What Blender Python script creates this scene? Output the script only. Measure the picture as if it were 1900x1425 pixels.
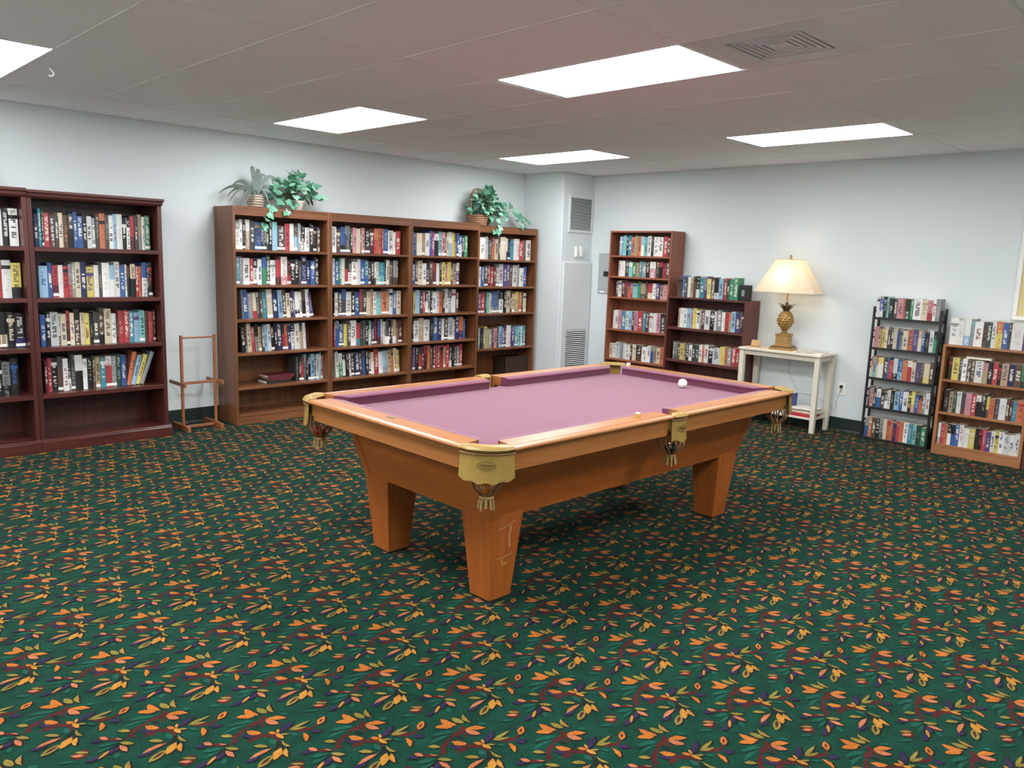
import bpy, bmesh, math, random
import numpy as np
from mathutils import Vector, Matrix

for o in list(bpy.data.objects):
    bpy.data.objects.remove(o)
SC = bpy.context.scene
COL = SC.collection
rng = random.Random(7)

# ------------------------------------------------------------------ camera
F_PX, CAM_H = 1458.9021, 1.4734
CR = Vector((0.7100168, -0.7033748, 0.0337630))
CU = Vector((0.0878537, 0.1360510, 0.9867988))
CF = Vector((0.6986829, 0.6976775, -0.1583926))
cam_d = bpy.data.cameras.new('camera')
cam = bpy.data.objects.new('camera', cam_d)
COL.objects.link(cam)
cam_d.sensor_fit = 'HORIZONTAL'
cam_d.sensor_width = 36.0
cam_d.lens = F_PX / 1900 * 36
cam_d.clip_start = 0.05
mw = Matrix((CR, CU, -CF)).transposed().to_4x4()
mw.translation = Vector((0, 0, CAM_H))
cam.matrix_world = mw
SC.camera = cam

# ------------------------------------------------------------------ world, exposure
world = bpy.data.worlds.new('world')
SC.world = world
world.use_nodes = True
world.node_tree.nodes['Background'].inputs[0].default_value = (0.6, 0.65, 0.7, 1)
world.node_tree.nodes['Background'].inputs[1].default_value = 0.02
vs = SC.view_settings
vs.view_transform = 'Standard'
vs.look = 'None'
vs.exposure = 1.95
SC.cycles.max_bounces = 12
SC.cycles.diffuse_bounces = 8
vs.gamma = 1.0
vs.use_curve_mapping = False
PANEL_EMIT = 7.4        # fluorescent ceiling panels
BULB_WATT = 0.8        # bulb of the table lamp

# room
XB, YA, H = 7.187, 6.546, 2.431
XMIN, YMIN = -2.05, -1.85


def at(px, **k):
    """pixel of the 1900x1425 photograph -> point on a plane x=, y= or z="""
    (ax, v), = k.items()
    i = 'xyz'.index(ax)
    d = CF + CR * ((px[0] - 950) / F_PX) - CU * ((px[1] - 712.5) / F_PX)
    o = Vector((0, 0, CAM_H))
    return o + d * ((v - o[i]) / d[i])


def project(p):
    d = Vector(p) - Vector((0, 0, CAM_H))
    z = d.dot(CF)
    return 950 + F_PX * d.dot(CR) / z, 712.5 - F_PX * d.dot(CU) / z


# ------------------------------------------------------------------ helpers
def lin(c):
    if isinstance(c, str):
        c = [int(c[i:i + 2], 16) for i in (0, 2, 4)]
    r = []
    for v in c[:3]:
        v = v / 255.0
        r.append(v / 12.92 if v <= 0.04045 else ((v + 0.055) / 1.055) ** 2.4)
    return (r[0], r[1], r[2], 1.0)


def tag(o, label=None, cat=None, group=None, kind=None):
    if label: o['label'] = label
    if cat: o['category'] = cat
    if group: o['group'] = group
    if kind: o['kind'] = kind
    return o


def empty(name, loc=(0, 0, 0), rz=0.0, parent=None):
    o = bpy.data.objects.new(name, None)
    o.empty_display_size = 0.1
    COL.objects.link(o)
    o.location = loc
    o.rotation_euler = (0, 0, rz)
    o.parent = parent
    return o


class MB:
    def __init__(self):
        self.v, self.f, self.m = [], [], []

    def add(self, vs, fs, mi=0):
        b = len(self.v)
        self.v += [tuple(p) for p in vs]
        for f in fs:
            self.f.append(tuple(b + i for i in f))
            self.m.append(mi)
        return self

    def box(self, lo, hi, mi=0):
        x0, y0, z0 = lo
        x1, y1, z1 = hi
        return self.add([(x0, y0, z0), (x1, y0, z0), (x1, y1, z0), (x0, y1, z0), (x0, y0, z1), (x1, y0, z1), (x1, y1, z1), (x0, y1, z1)],
                        [(0, 3, 2, 1), (4, 5, 6, 7), (0, 1, 5, 4), (1, 2, 6, 5), (2, 3, 7, 6), (3, 0, 4, 7)], mi)

    def bbox(self, lo, hi, bev=0.003, mi=0):
        """box with chamfered edges"""
        lo, hi = list(lo), list(hi)
        b = min([bev] + [(hi[i] - lo[i]) * 0.45 for i in range(3)])
        base = len(self.v)
        idx = {}
        vs = []
        for sx in (0, 1):
            for sy in (0, 1):
                for sz in (0, 1):
                    s = (sx, sy, sz)
                    for ax in range(3):
                        p = []
                        for i in range(3):
                            e = lo[i] if s[i] == 0 else hi[i]
                            if i != ax:
                                e += b if s[i] == 0 else -b
                            p.append(e)
                        idx[(s, ax)] = len(vs)
                        vs.append(p)
        fs = []
        for ax in range(3):
            o1, o2 = (ax + 1) % 3, (ax + 2) % 3
            for s in (0, 1):
                q = []
                for a, c in ((0, 0), (1, 0), (1, 1), (0, 1)):
                    k = [0, 0, 0]
                    k[ax], k[o1], k[o2] = s, a, c
                    q.append(idx[(tuple(k), ax)])
                fs.append(q if s else q[::-1])
        for ax in range(3):
            o1, o2 = (ax + 1) % 3, (ax + 2) % 3
            for a in (0, 1):
                for c in (0, 1):
                    k0, k1 = [0, 0, 0], [0, 0, 0]
                    k0[o1] = k1[o1] = a
                    k0[o2] = k1[o2] = c
                    k1[ax] = 1
                    q = [idx[(tuple(k0), o1)], idx[(tuple(k1), o1)], idx[(tuple(k1), o2)], idx[(tuple(k0), o2)]]
                    fs.append(q if (a ^ c) == 0 else q[::-1])
        for s in [(x, y, z) for x in (0, 1) for y in (0, 1) for z in (0, 1)]:
            q = [idx[(s, 0)], idx[(s, 1)], idx[(s, 2)]]
            fs.append(q if sum(s) % 2 else q[::-1])
        return self.add(vs, fs, mi)

    def loft(self, rings, close=True, cap=True, mi=0):
        n = len(rings[0])
        vs = [p for r in rings for p in r]
        fs = []
        for k in range(len(rings) - 1):
            for i in range(n if close else n - 1):
                j = (i + 1) % n
                fs.append((k * n + i, k * n + j, (k + 1) * n + j, (k + 1) * n + i))
        if cap and close:
            fs.append(tuple(range(n))[::-1])
            fs.append(tuple(range((len(rings) - 1) * n, len(rings) * n)))
        return self.add(vs, fs, mi)

    def tube(self, pts, r, n=8, mi=0, cap=True):
        pts = [Vector(p) for p in pts]
        rs = r if isinstance(r, (list, tuple)) else [r] * len(pts)
        rings = []
        prev = None
        for i, p in enumerate(pts):
            t = (pts[min(i + 1, len(pts) - 1)] - pts[max(i - 1, 0)]).normalized()
            if prev is None:
                a = t.orthogonal().normalized()
            else:
                a = (prev - t * prev.dot(t))
                a = a.normalized() if a.length > 1e-6 else t.orthogonal().normalized()
            prev = a
            b = t.cross(a)
            rings.append([p + (a * math.cos(2 * math.pi * k / n) + b * math.sin(2 * math.pi * k / n)) * rs[i] for k in range(n)])
        return self.loft(rings, True, cap, mi)

    def lathe(self, prof, n=20, c=(0, 0, 0), mi=0):
        rings = [[(c[0] + r * math.cos(2 * math.pi * k / n), c[1] + r * math.sin(2 * math.pi * k / n), c[2] + z) for k in range(n)] for r, z in prof]
        return self.loft(rings, True, True, mi)

    def xf(self, M):
        self.v = [tuple(M @ Vector(p)) for p in self.v]
        return self

    def mesh(self, name, mats, smooth=False, fix=True):
        me = bpy.data.meshes.new(name)
        me.from_pydata(self.v, [], self.f)
        for m in (mats if isinstance(mats, (list, tuple)) else [mats]):
            me.materials.append(m)
        me.polygons.foreach_set('material_index', self.m)
        if fix:
            bm = bmesh.new()
            bm.from_mesh(me)
            bmesh.ops.recalc_face_normals(bm, faces=bm.faces)
            bm.to_mesh(me)
            bm.free()
        if smooth:
            me.polygons.foreach_set('use_smooth', [True] * len(me.polygons))
            if smooth != 'all':
                try:
                    me.set_sharp_from_angle(angle=math.radians(40))
                except Exception:
                    pass
        me.update()
        return me

    def build(self, name, mats, parent=None, smooth=False, loc=None, fix=True):
        o = bpy.data.objects.new(name, self.mesh(name, mats, smooth, fix))
        COL.objects.link(o)
        o.parent = parent
        if loc: o.location = loc
        return o


def link_mesh(name, me, parent=None, loc=(0, 0, 0), rot=(0, 0, 0), sc=(1, 1, 1)):
    o = bpy.data.objects.new(name, me)
    COL.objects.link(o)
    o.parent = parent
    o.location, o.rotation_euler, o.scale = loc, rot, sc
    return o


# ------------------------------------------------------------------ materials
def newmat(name):
    m = bpy.data.materials.new(name)
    m.use_nodes = True
    nt = m.node_tree
    return m, nt, nt.nodes['Principled BSDF']


def nd(nt, t, **k):
    n = nt.nodes.new(t)
    for a, b in k.items():
        setattr(n, a, b)
    return n


def math_node(nt, op, a, b=None, c=None):
    n = nt.nodes.new('ShaderNodeMath')
    n.operation = op
    for i, s in enumerate((a, b, c)):
        if s is None: continue
        if isinstance(s, (int, float)):
            n.inputs[i].default_value = s
        else:
            nt.links.new(s, n.inputs[i])
    return n.outputs[0]


def plain(name, col, rough=0.6, var=0.08, scale=12.0, bump=0.0, bscale=120.0, metal=0.0, coat=0.0, spec=0.5):
    """colour with a little procedural mottling and optional fine relief"""
    m, nt, b = newmat(name)
    tc = nd(nt, 'ShaderNodeTexCoord')
    no = nd(nt, 'ShaderNodeTexNoise')
    no.inputs['Scale'].default_value = scale
    no.inputs['Detail'].default_value = 3
    nt.links.new(tc.outputs['Object'], no.inputs['Vector'])
    mx = nd(nt, 'ShaderNodeMix', data_type='RGBA')
    c = lin(col)
    mx.inputs[6].default_value = tuple(v * (1 - var) for v in c[:3]) + (1,)
    mx.inputs[7].default_value = tuple(min(1, v * (1 + var)) for v in c[:3]) + (1,)
    nt.links.new(no.outputs[0], mx.inputs[0])
    nt.links.new(mx.outputs[2], b.inputs['Base Color'])
    b.inputs['Roughness'].default_value = rough
    b.inputs['Metallic'].default_value = metal
    b.inputs['Coat Weight'].default_value = coat
    b.inputs['Specular IOR Level'].default_value = spec
    if bump:
        n2 = nd(nt, 'ShaderNodeTexNoise')
        n2.inputs['Scale'].default_value = bscale
        nt.links.new(tc.outputs['Object'], n2.inputs['Vector'])
        bp = nd(nt, 'ShaderNodeBump')
        bp.inputs['Strength'].default_value = bump
        bp.inputs['Distance'].default_value = 0.002
        nt.links.new(n2.outputs[0], bp.inputs['Height'])
        nt.links.new(bp.outputs[0], b.inputs['Normal'])
    return m


def wood(name, c_dark, c_light, axis='Z', rough=0.4, coat=0.15, scale=1.0):
    m, nt, b = newmat(name)
    tc = nd(nt, 'ShaderNodeTexCoord')
    mp = nd(nt, 'ShaderNodeMapping')
    s = [22.0 * scale] * 3
    s['XYZ'.index(axis)] = 1.1 * scale
    mp.inputs['Scale'].default_value = s
    nt.links.new(tc.outputs['Object'], mp.inputs['Vector'])
    n1 = nd(nt, 'ShaderNodeTexNoise')
    n1.inputs['Scale'].default_value = 1.0
    n1.inputs['Detail'].default_value = 5
    n1.inputs['Distortion'].default_value = 0.6
    nt.links.new(mp.outputs[0], n1.inputs['Vector'])
    n2 = nd(nt, 'ShaderNodeTexNoise')
    n2.inputs['Scale'].default_value = 9.0
    n2.inputs['Detail'].default_value = 2
    nt.links.new(mp.outputs[0], n2.inputs['Vector'])
    f = math_node(nt, 'ADD', math_node(nt, 'MULTIPLY', n1.outputs[0], 0.75), math_node(nt, 'MULTIPLY', n2.outputs[0], 0.25))
    rp = nd(nt, 'ShaderNodeValToRGB')
    rp.color_ramp.elements[0].position = 0.33
    rp.color_ramp.elements[0].color = lin(c_dark)
    rp.color_ramp.elements[1].position = 0.68
    rp.color_ramp.elements[1].color = lin(c_light)
    nt.links.new(f, rp.inputs[0])
    nt.links.new(rp.outputs[0], b.inputs['Base Color'])
    b.inputs['Roughness'].default_value = rough
    b.inputs['Coat Weight'].default_value = coat
    b.inputs['Coat Roughness'].default_value = 0.25
    bp = nd(nt, 'ShaderNodeBump')
    bp.inputs['Strength'].default_value = 0.08
    bp.inputs['Distance'].default_value = 0.001
    nt.links.new(f, bp.inputs['Height'])
    nt.links.new(bp.outputs[0], b.inputs['Normal'])
    return m


def woods(name, d, l, **k):
    return {a: wood(name + '_' + a.lower(), d, l, a, **k) for a in 'XYZ'}


def carpet_mat(name, col, col2, rough=0.95, sheen=0.025):
    m, nt, b = newmat(name)
    ge = nd(nt, 'ShaderNodeNewGeometry')
    n1 = nd(nt, 'ShaderNodeTexNoise')
    n1.inputs['Scale'].default_value = 160
    n1.inputs['Detail'].default_value = 2
    n2 = nd(nt, 'ShaderNodeTexNoise')
    n2.inputs['Scale'].default_value = 14
    n2.inputs['Detail'].default_value = 3
    for n in (n1, n2):
        nt.links.new(ge.outputs['Position'], n.inputs['Vector'])
    f = math_node(nt, 'ADD', math_node(nt, 'MULTIPLY', n1.outputs[0], 0.6), math_node(nt, 'MULTIPLY', n2.outputs[0], 0.4))
    rp = nd(nt, 'ShaderNodeValToRGB')
    rp.color_ramp.elements[0].position = 0.36
    rp.color_ramp.elements[0].color = lin(col)
    rp.color_ramp.elements[1].position = 0.64
    rp.color_ramp.elements[1].color = lin(col2)
    nt.links.new(f, rp.inputs[0])
    nt.links.new(rp.outputs[0], b.inputs['Base Color'])
    b.inputs['Roughness'].default_value = rough
    b.inputs['Specular IOR Level'].default_value = 0.1
    b.inputs['Sheen Weight'].default_value = sheen
    b.inputs['Sheen Roughness'].default_value = 0.5
    bp = nd(nt, 'ShaderNodeBump')
    bp.inputs['Strength'].default_value = 0.5
    bp.inputs['Distance'].default_value = 0.003
    nt.links.new(n1.outputs[0], bp.inputs['Height'])
    nt.links.new(bp.outputs[0], b.inputs['Normal'])
    return m


M = {}
M['wall'] = plain('wall_paint', 'd4dada', 0.75, 0.012, 3, 0.12, 260)
M['ceiling'] = plain('ceiling_tile', 'f6f5f7', 0.9, 0.015, 5, 0.25, 180)
M['tbar'] = plain('ceiling_grid', 'f2f0f2', 0.8, 0.02)
M['base'] = plain('dark_green_rubber', '14241f', 0.5, 0.15)
M['white_metal'] = plain('white_enamel', 'd9dada', 0.45, 0.02)
M['white_plastic'] = plain('white_plastic', 'e6e4de', 0.4, 0.02)
M['grey_metal'] = plain('grey_enamel', 'a9aeae', 0.5, 0.03)
M['black'] = plain('black_plastic', '1b1b1d', 0.5, 0.1)
M['black_metal'] = plain('black_metal', '1d1a19', 0.45, 0.1)
M['painted_shade'] = plain('duct_shade_paint', '242526', 0.8, 0.1)  # dark colour standing for the shade behind louvres
M['pool'] = woods('honey_oak', '8f481b', 'a45b23', rough=0.38, coat=0.25)
M['pool_rail'] = woods('honey_oak_rail', '92592e', 'a66c3b', rough=0.32, coat=0.35)
M['cherry'] = woods('cherry_veneer', '391613', '58261f', rough=0.36, coat=0.2)
M['brown'] = woods('walnut_veneer', '5f3820', '835232', rough=0.42, coat=0.1)
M['redbrown'] = woods('red_brown_laminate', '7c4430', '9a5a41', rough=0.45, coat=0.05)
M['dark'] = woods('dark_mahogany_laminate', '48241f', '653530', rough=0.45, coat=0.05)
M['oaklow'] = woods('medium_oak_laminate', '8c5a38', 'ab7449', rough=0.45, coat=0.05)
M['stand'] = woods('maple_stand', '7a4828', '985f38', rough=0.45, coat=0.1)
M['cream_paint'] = plain('cream_paint', 'd8cfbb', 0.5, 0.03)
M['felt'] = plain('rose_felt', '653146', 0.95, 0.04, 30, 0.15, 600, spec=0.1)
M['felt'].node_tree.nodes['Principled BSDF'].inputs['Sheen Weight'].default_value = 0.4
M['felt'].node_tree.nodes['Principled BSDF'].inputs['Sheen Roughness'].default_value = 0.45
M['felt'].node_tree.nodes['Principled BSDF'].inputs['Sheen Tint'].default_value = (1.0, 0.86, 0.9, 1)
M['cushion'] = M['felt']
M['leather'] = plain('olive_tan_leather', '8a6e31', 0.42, 0.14, 30, 0.25, 160)
M['leather_dark'] = plain('brown_leather', '7a5430', 0.5, 0.2, 30, 0.3, 160)
M['fringe'] = plain('tan_leather_fringe', '8a6c3c', 0.5, 0.2, 30, 0.3, 160)
M['bronze'] = plain('bronze_plate', '6d5836', 0.35, 0.1, 20, metal=0.6)
M['emboss'] = plain('embossed_leather', '4f3f1c', 0.5, 0.05)
M['tape'] = plain('tape_residue', 'b07a4a', 0.25, 0.05)
M['ball_white'] = plain('ivory_ball', 'ece3d8', 0.12, 0.01, coat=0.5)
M['ball_amber'] = plain('amber_ball', 'b5651d', 0.12, 0.02, coat=0.5)
M['ball_red'] = plain('dark_red_ball', '8a1f22', 0.12, 0.02, coat=0.5)
M['ball_black'] = plain('black_ball', '121212', 0.1, 0.02, coat=0.5)
M['chalk_side'] = plain('chalk_paper', 'b99a55', 0.7, 0.1)
M['chalk_top'] = plain('pale_chalk', 'd5d3d6', 0.9, 0.05)
M['chalk_pink'] = plain('pink_chalk_paper', 'd9b6b0', 0.8, 0.05)
M['wicker'] = plain('wicker', '9a7355', 0.7, 0.25, 60, 0.6, 200)
M['wicker_pale'] = plain('pale_wicker', 'b3a290', 0.7, 0.25, 60, 0.6, 200)
M['pot'] = plain('pale_pot', 'd9cfc4', 0.5, 0.04)
M['ivy'] = plain('ivy_leaf', '5c957a', 0.5, 0.25, 9)  # both ivy greens lightened, lens haze put into the colour
M['ivy2'] = plain('ivy_leaf_pale', '8cbca4', 0.5, 0.2, 9)
M['strap'] = plain('strap_leaf', '78857d', 0.55, 0.25, 6)
M['stem'] = plain('vine_stem', '55603f', 0.7, 0.1)
M['gold'] = plain('antique_gold', 'a07c45', 0.42, 0.25, 25, 0.4, 60, metal=0.35)
M['gold_dark'] = plain('antique_gold_dark', '5d452a', 0.45, 0.2, 25, metal=0.3)
M['page'] = plain('paper_page', 'e4dac4', 0.9, 0.05, 40)
M['paper'] = plain('white_paper', 'e3ded2', 0.8, 0.03)
M['print_grey'] = plain('printed_photo', '8f8d88', 0.8, 0.5, 25)
M['red_cover'] = plain('red_cover', 'b0303a', 0.4, 0.05)
M['magazine'] = plain('magazine_cover', 'b9b4ab', 0.4, 0.45, 14)
M['blue_cover'] = plain('blue_cover', '44509a', 0.4, 0.06)
M['tan_wood'] = plain('tan_wood', 'b78f62', 0.5, 0.1)
M['picture'] = plain('yellow_print', 'd8c58c', 0.7, 0.2, 2.2)
M['bin'] = plain('dark_brown_bin', '3a261b', 0.7, 0.1)
M['stack_dark'] = plain('dark_red_cover', '5c2229', 0.45, 0.1)
M['stack_black'] = plain('black_cover', '26201f', 0.45, 0.1)

# carpet colours
CARPET = {
    'bg': carpet_mat('carpet_green', '031c13', '073727'),
    'o': carpet_mat('carpet_orange', '7d4314', '9a5c22'),
    's': carpet_mat('carpet_salmon', '80452b', '985f3e'),
    'y': carpet_mat('carpet_olive', '564b1d', '74672c'),
    'g': carpet_mat('carpet_gold', '7f531a', '9b6c2a'),
    'p': carpet_mat('carpet_purple', '1a142a', '2a203a'),
    't': carpet_mat('carpet_teal', '0a3428', '12473a'),
    'm': carpet_mat('carpet_maroon', '2f0f0e', '451818'),
    'd': carpet_mat('carpet_dark', '061510', '141714'),
}

# fluorescent diffuser and lamp shade
def diffuser_mat(k):
    m, nt, b = newmat('fluorescent_diffuser')
    b.inputs['Base Color'].default_value = (0.9, 0.9, 0.9, 1)
    b.inputs['Emission Color'].default_value = (0.97, 1.0, 1.03, 1)
    b.inputs['Emission Strength'].default_value = PANEL_EMIT * k
    return m



m, nt, b = newmat('lamp_shade_fabric')
tr = nd(nt, 'ShaderNodeBsdfTranslucent')
tr.inputs[0].default_value = lin('fbf1e2')
df = nd(nt, 'ShaderNodeBsdfDiffuse')
df.inputs[0].default_value = lin('efe6d2')
no = nd(nt, 'ShaderNodeTexNoise')
no.inputs['Scale'].default_value = 300
bp = nd(nt, 'ShaderNodeBump')
bp.inputs['Strength'].default_value = 0.1
nt.links.new(no.outputs[0], bp.inputs['Height'])
nt.links.new(bp.outputs[0], df.inputs['Normal'])
ms = nd(nt, 'ShaderNodeMixShader')
ms.inputs[0].default_value = 0.5
nt.links.new(df.outputs[0], ms.inputs[1])
nt.links.new(tr.outputs[0], ms.inputs[2])
nt.links.new(ms.outputs[0], nt.nodes['Material Output'].inputs['Surface'])
M['shade'] = m

# book cover: base and lettering colours come from the mesh, lettering is drawn by nodes
m, nt, b = newmat('book_cover')
a1 = nd(nt, 'ShaderNodeAttribute', attribute_name='Col')
a2 = nd(nt, 'ShaderNodeAttribute', attribute_name='Txt')
uv = nd(nt, 'ShaderNodeUVMap', uv_map='UVMap')
sp = nd(nt, 'ShaderNodeSeparateXYZ')
nt.links.new(uv.outputs[0], sp.inputs[0])
U, V = sp.outputs[0], sp.outputs[1]
cell = math_node(nt, 'MULTIPLY', V, 85.0)
fl = math_node(nt, 'FLOOR', cell)
fr = math_node(nt, 'FRACT', cell)
cb = nd(nt, 'ShaderNodeCombineXYZ')
nt.links.new(fl, cb.inputs[0])
nt.links.new(math_node(nt, 'FLOOR', math_node(nt, 'MULTIPLY', U, 4.0)), cb.inputs[1])
nt.links.new(a2.outputs['Fac'], cb.inputs[2])
wn = nd(nt, 'ShaderNodeTexWhiteNoise')
nt.links.new(cb.outputs[0], wn.inputs['Vector'])
wn1 = nd(nt, 'ShaderNodeTexWhiteNoise', noise_dimensions='1D')
nt.links.new(math_node(nt, 'ADD', fl, math_node(nt, 'MULTIPLY', a2.outputs['Fac'], 31.7)), wn1.inputs['W'])
mask = math_node(nt, 'LESS_THAN', fr, 0.72)
mask = math_node(nt, 'MULTIPLY', mask, math_node(nt, 'GREATER_THAN', wn1.outputs[0], 0.14))
mask = math_node(nt, 'MULTIPLY', mask, math_node(nt, 'GREATER_THAN', wn.outputs[0], 0.28))
mask = math_node(nt, 'MULTIPLY', mask, math_node(nt, 'GREATER_THAN', U, 0.24))
mask = math_node(nt, 'MULTIPLY', mask, math_node(nt, 'LESS_THAN', U, 0.76))
mask = math_node(nt, 'MULTIPLY', mask, a2.outputs['Alpha'])
mx = nd(nt, 'ShaderNodeMix', data_type='RGBA')
nt.links.new(mask, mx.inputs[0])
nt.links.new(a1.outputs['Color'], mx.inputs[6])
nt.links.new(a2.outputs['Color'], mx.inputs[7])
nt.links.new(mx.outputs[2], b.inputs['Base Color'])
b.inputs['Roughness'].default_value = 0.42
M['book'] = m

# ------------------------------------------------------------------ setting: walls
def struct(name, mb, mat, parent=None, smooth=False):
    o = mb.build(name, mat, parent, smooth)
    if parent is None:
        o['kind'] = 'structure'
    return o


T = 0.12
struct('wall_left', MB().box((XMIN - T, YA, 0), (XB + T, YA + T, H + 0.15)), M['wall'])
struct('wall_right', MB().box((XB, YMIN - T, 0), (XB + T, YA, H + 0.15)), M['wall'])
struct('wall_back', MB().box((XMIN - T, YMIN, 0), (XMIN, YA, H + 0.15)), M['wall'])
struct('wall_front', MB().box((XMIN - T, YMIN - T, 0), (XB, YMIN, H + 0.15)), M['wall'])
PX, PY = 6.662, 5.946          # boxed-in chase filling the corner
struct('wall_corner', MB().bbox((PX, PY, 0), (XB, YA, H + 0.15), 0.006), M['wall'])

BZ, BT = 0.122, 0.006


def base_prof(p0, p1, n):
    """cove base strip from p0 to p1, n = outward normal"""
    n = Vector((n[0], n[1], 0))
    mb = MB()
    prof = [(0, 0), (0.016, 0), (0.010, 0.006), (BT, 0.018), (BT, BZ - 0.004), (0.003, BZ), (0, BZ)]
    rings = [[(p[0] + n.x * a, p[1] + n.y * a, z) for a, z in prof] for p in (p0, p1)]
    return mb.loft(rings)


struct('baseboard_left', base_prof((XMIN, YA), (PX, YA), (0, -1)), M['base'])
struct('baseboard_right', base_prof((XB, YMIN), (XB, PY), (-1, 0)), M['base'])
struct('baseboard_corner', base_prof((PX, PY - 0.006), (PX, YA), (-1, 0)), M['base'])

# ------------------------------------------------------------------ setting: carpet floor
# one repeat of the woven leaf motif, traced in a close crop (scale 7.308, origin 1120,1220)
MOTIF = [
    # x1, y1, x2, y2, thickness, measured v(ertically) or h(orizontally), colour, bend
    (560, 330, 575, 410, 60, 'h', 'm', 0), (425, 690, 480, 430, 50, 'h', 'm', .25), (450, 455, 610, 385, 46, 'v', 'm', 0),
    (590, 410, 670, 470, 22, 'v', 'm', 0), (440, 600, 500, 640, 30, 'v', 'm', 0), (620, 558, 960, 562, 30, 'v', 'm', 0),
    (600, 570, 720, 610, 44, 'v', 'm', 0), (640, 570, 625, 645, 44, 'h', 'm', 0), (880, 560, 1020, 670, 26, 'v', 'm', 0),
    (1040, 505, 1260, 478, 34, 'v', 'm', 0), (1225, 500, 1280, 415, 30, 'h', 'm', 0), (200, 660, 410, 664, 22, 'v', 'm', 0),
    (350, 860, 425, 690, 60, 'h', 'd', 0), (985, 700, 1100, 690, 110, 'v', 'd', 0), (960, 620, 1060, 690, 60, 'v', 'd', 0),
    (10, 822, 195, 850, 95, 'v', 'm', .1), (520, 455, 640, 480, 24, 'v', 'd', 0), (250, 470, 420, 440, 26, 'v', 'd', 0),
    (230, 350, 440, 343, 46, 'v', 'o', .1), (250, 268, 475, 338, 46, 'v', 'o', -.25), (385, 250, 555, 308, 42, 'v', 'y', -.1),
    (485, 212, 620, 305, 55, 'h', 'y', -.35), (540, 240, 590, 285, 20, 'h', 'o', 0), (600, 372, 838, 355, 42, 'v', 'o', .15),
    (605, 388, 805, 430, 42, 'v', 's', -.1), (225, 445, 480, 392, 42, 'v', 't', .1), (228, 540, 445, 430, 40, 'v', 't', .2),
    (235, 562, 392, 568, 34, 'v', 'y', .1), (485, 555, 650, 575, 40, 'v', 'p', 0), (495, 515, 695, 540, 46, 'v', 'o', -.15),
    (765, 522, 875, 540, 30, 'v', 'o', 0), (845, 485, 888, 535, 36, 'h', 'g', 0), (870, 540, 1005, 592, 36, 'v', 'g', 0),
    (920, 545, 1035, 543, 18, 'v', 'y', 0), (895, 525, 945, 395, 75, 'h', 'p', 0), (980, 500, 1140, 390, 64, 'h', 'y', 0),
    (1000, 502, 1165, 463, 26, 'v', 'y', 0), (1275, 440, 1272, 345, 72, 'h', 'o', 0), (1274, 415, 1272, 372, 22, 'h', 'm', 0),
    (1250, 508, 1395, 512, 42, 'v', 'p', 0), (1195, 528, 1310, 628, 60, 'h', 'o', .2), (845, 595, 975, 665, 42, 'v', 't', 0),
    (720, 678, 905, 684, 34, 'v', 'y', .1), (775, 862, 905, 800, 52, 'v', 'p', 0), (800, 825, 958, 700, 76, 'h', 's', .1),
    (1065, 695, 1105, 838, 92, 'h', 'g', 0), (1120, 705, 1230, 805, 58, 'h', 'g', -.2), (1045, 785, 990, 925, 115, 'h', 'y', 0),
    (1035, 800, 1003, 895, 36, 'h', 'm', 0), (1000, 622, 1168, 692, 24, 'v', 'y', -.3), (105, 640, 235, 668, 36, 'v', 's', 0),
    (45, 685, 180, 682, 36, 'v', 'p', 0), (185, 748, 385, 700, 40, 'v', 't', 0), (250, 828, 390, 730, 40, 'v', 't', 0),
    (410, 700, 595, 715, 32, 'v', 'y', 0), (445, 732, 610, 802, 40, 'v', 's', 0), (265, 935, 365, 835, 82, 'h', 'p', 0),
    (408, 840, 455, 742, 70, 'h', 'p', 0), (368, 892, 388, 788, 40, 'h', 'g', 0), (505, 815, 562, 885, 64, 'h', 't', 0),
    (8, 812, 175, 816, 26, 'v', 'y', 0), (8, 858, 158, 848, 34, 'v', 's', 0), (-60, 935, 125, 920, 30, 'v', 't', 0),
    (720, 318, 835, 322, 26, 'v', 't', 0), (300, 655, 405, 668, 12, 'v', 's', 0), (1040, 545, 1160, 560, 22, 'v', 't', 0),
]


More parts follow.
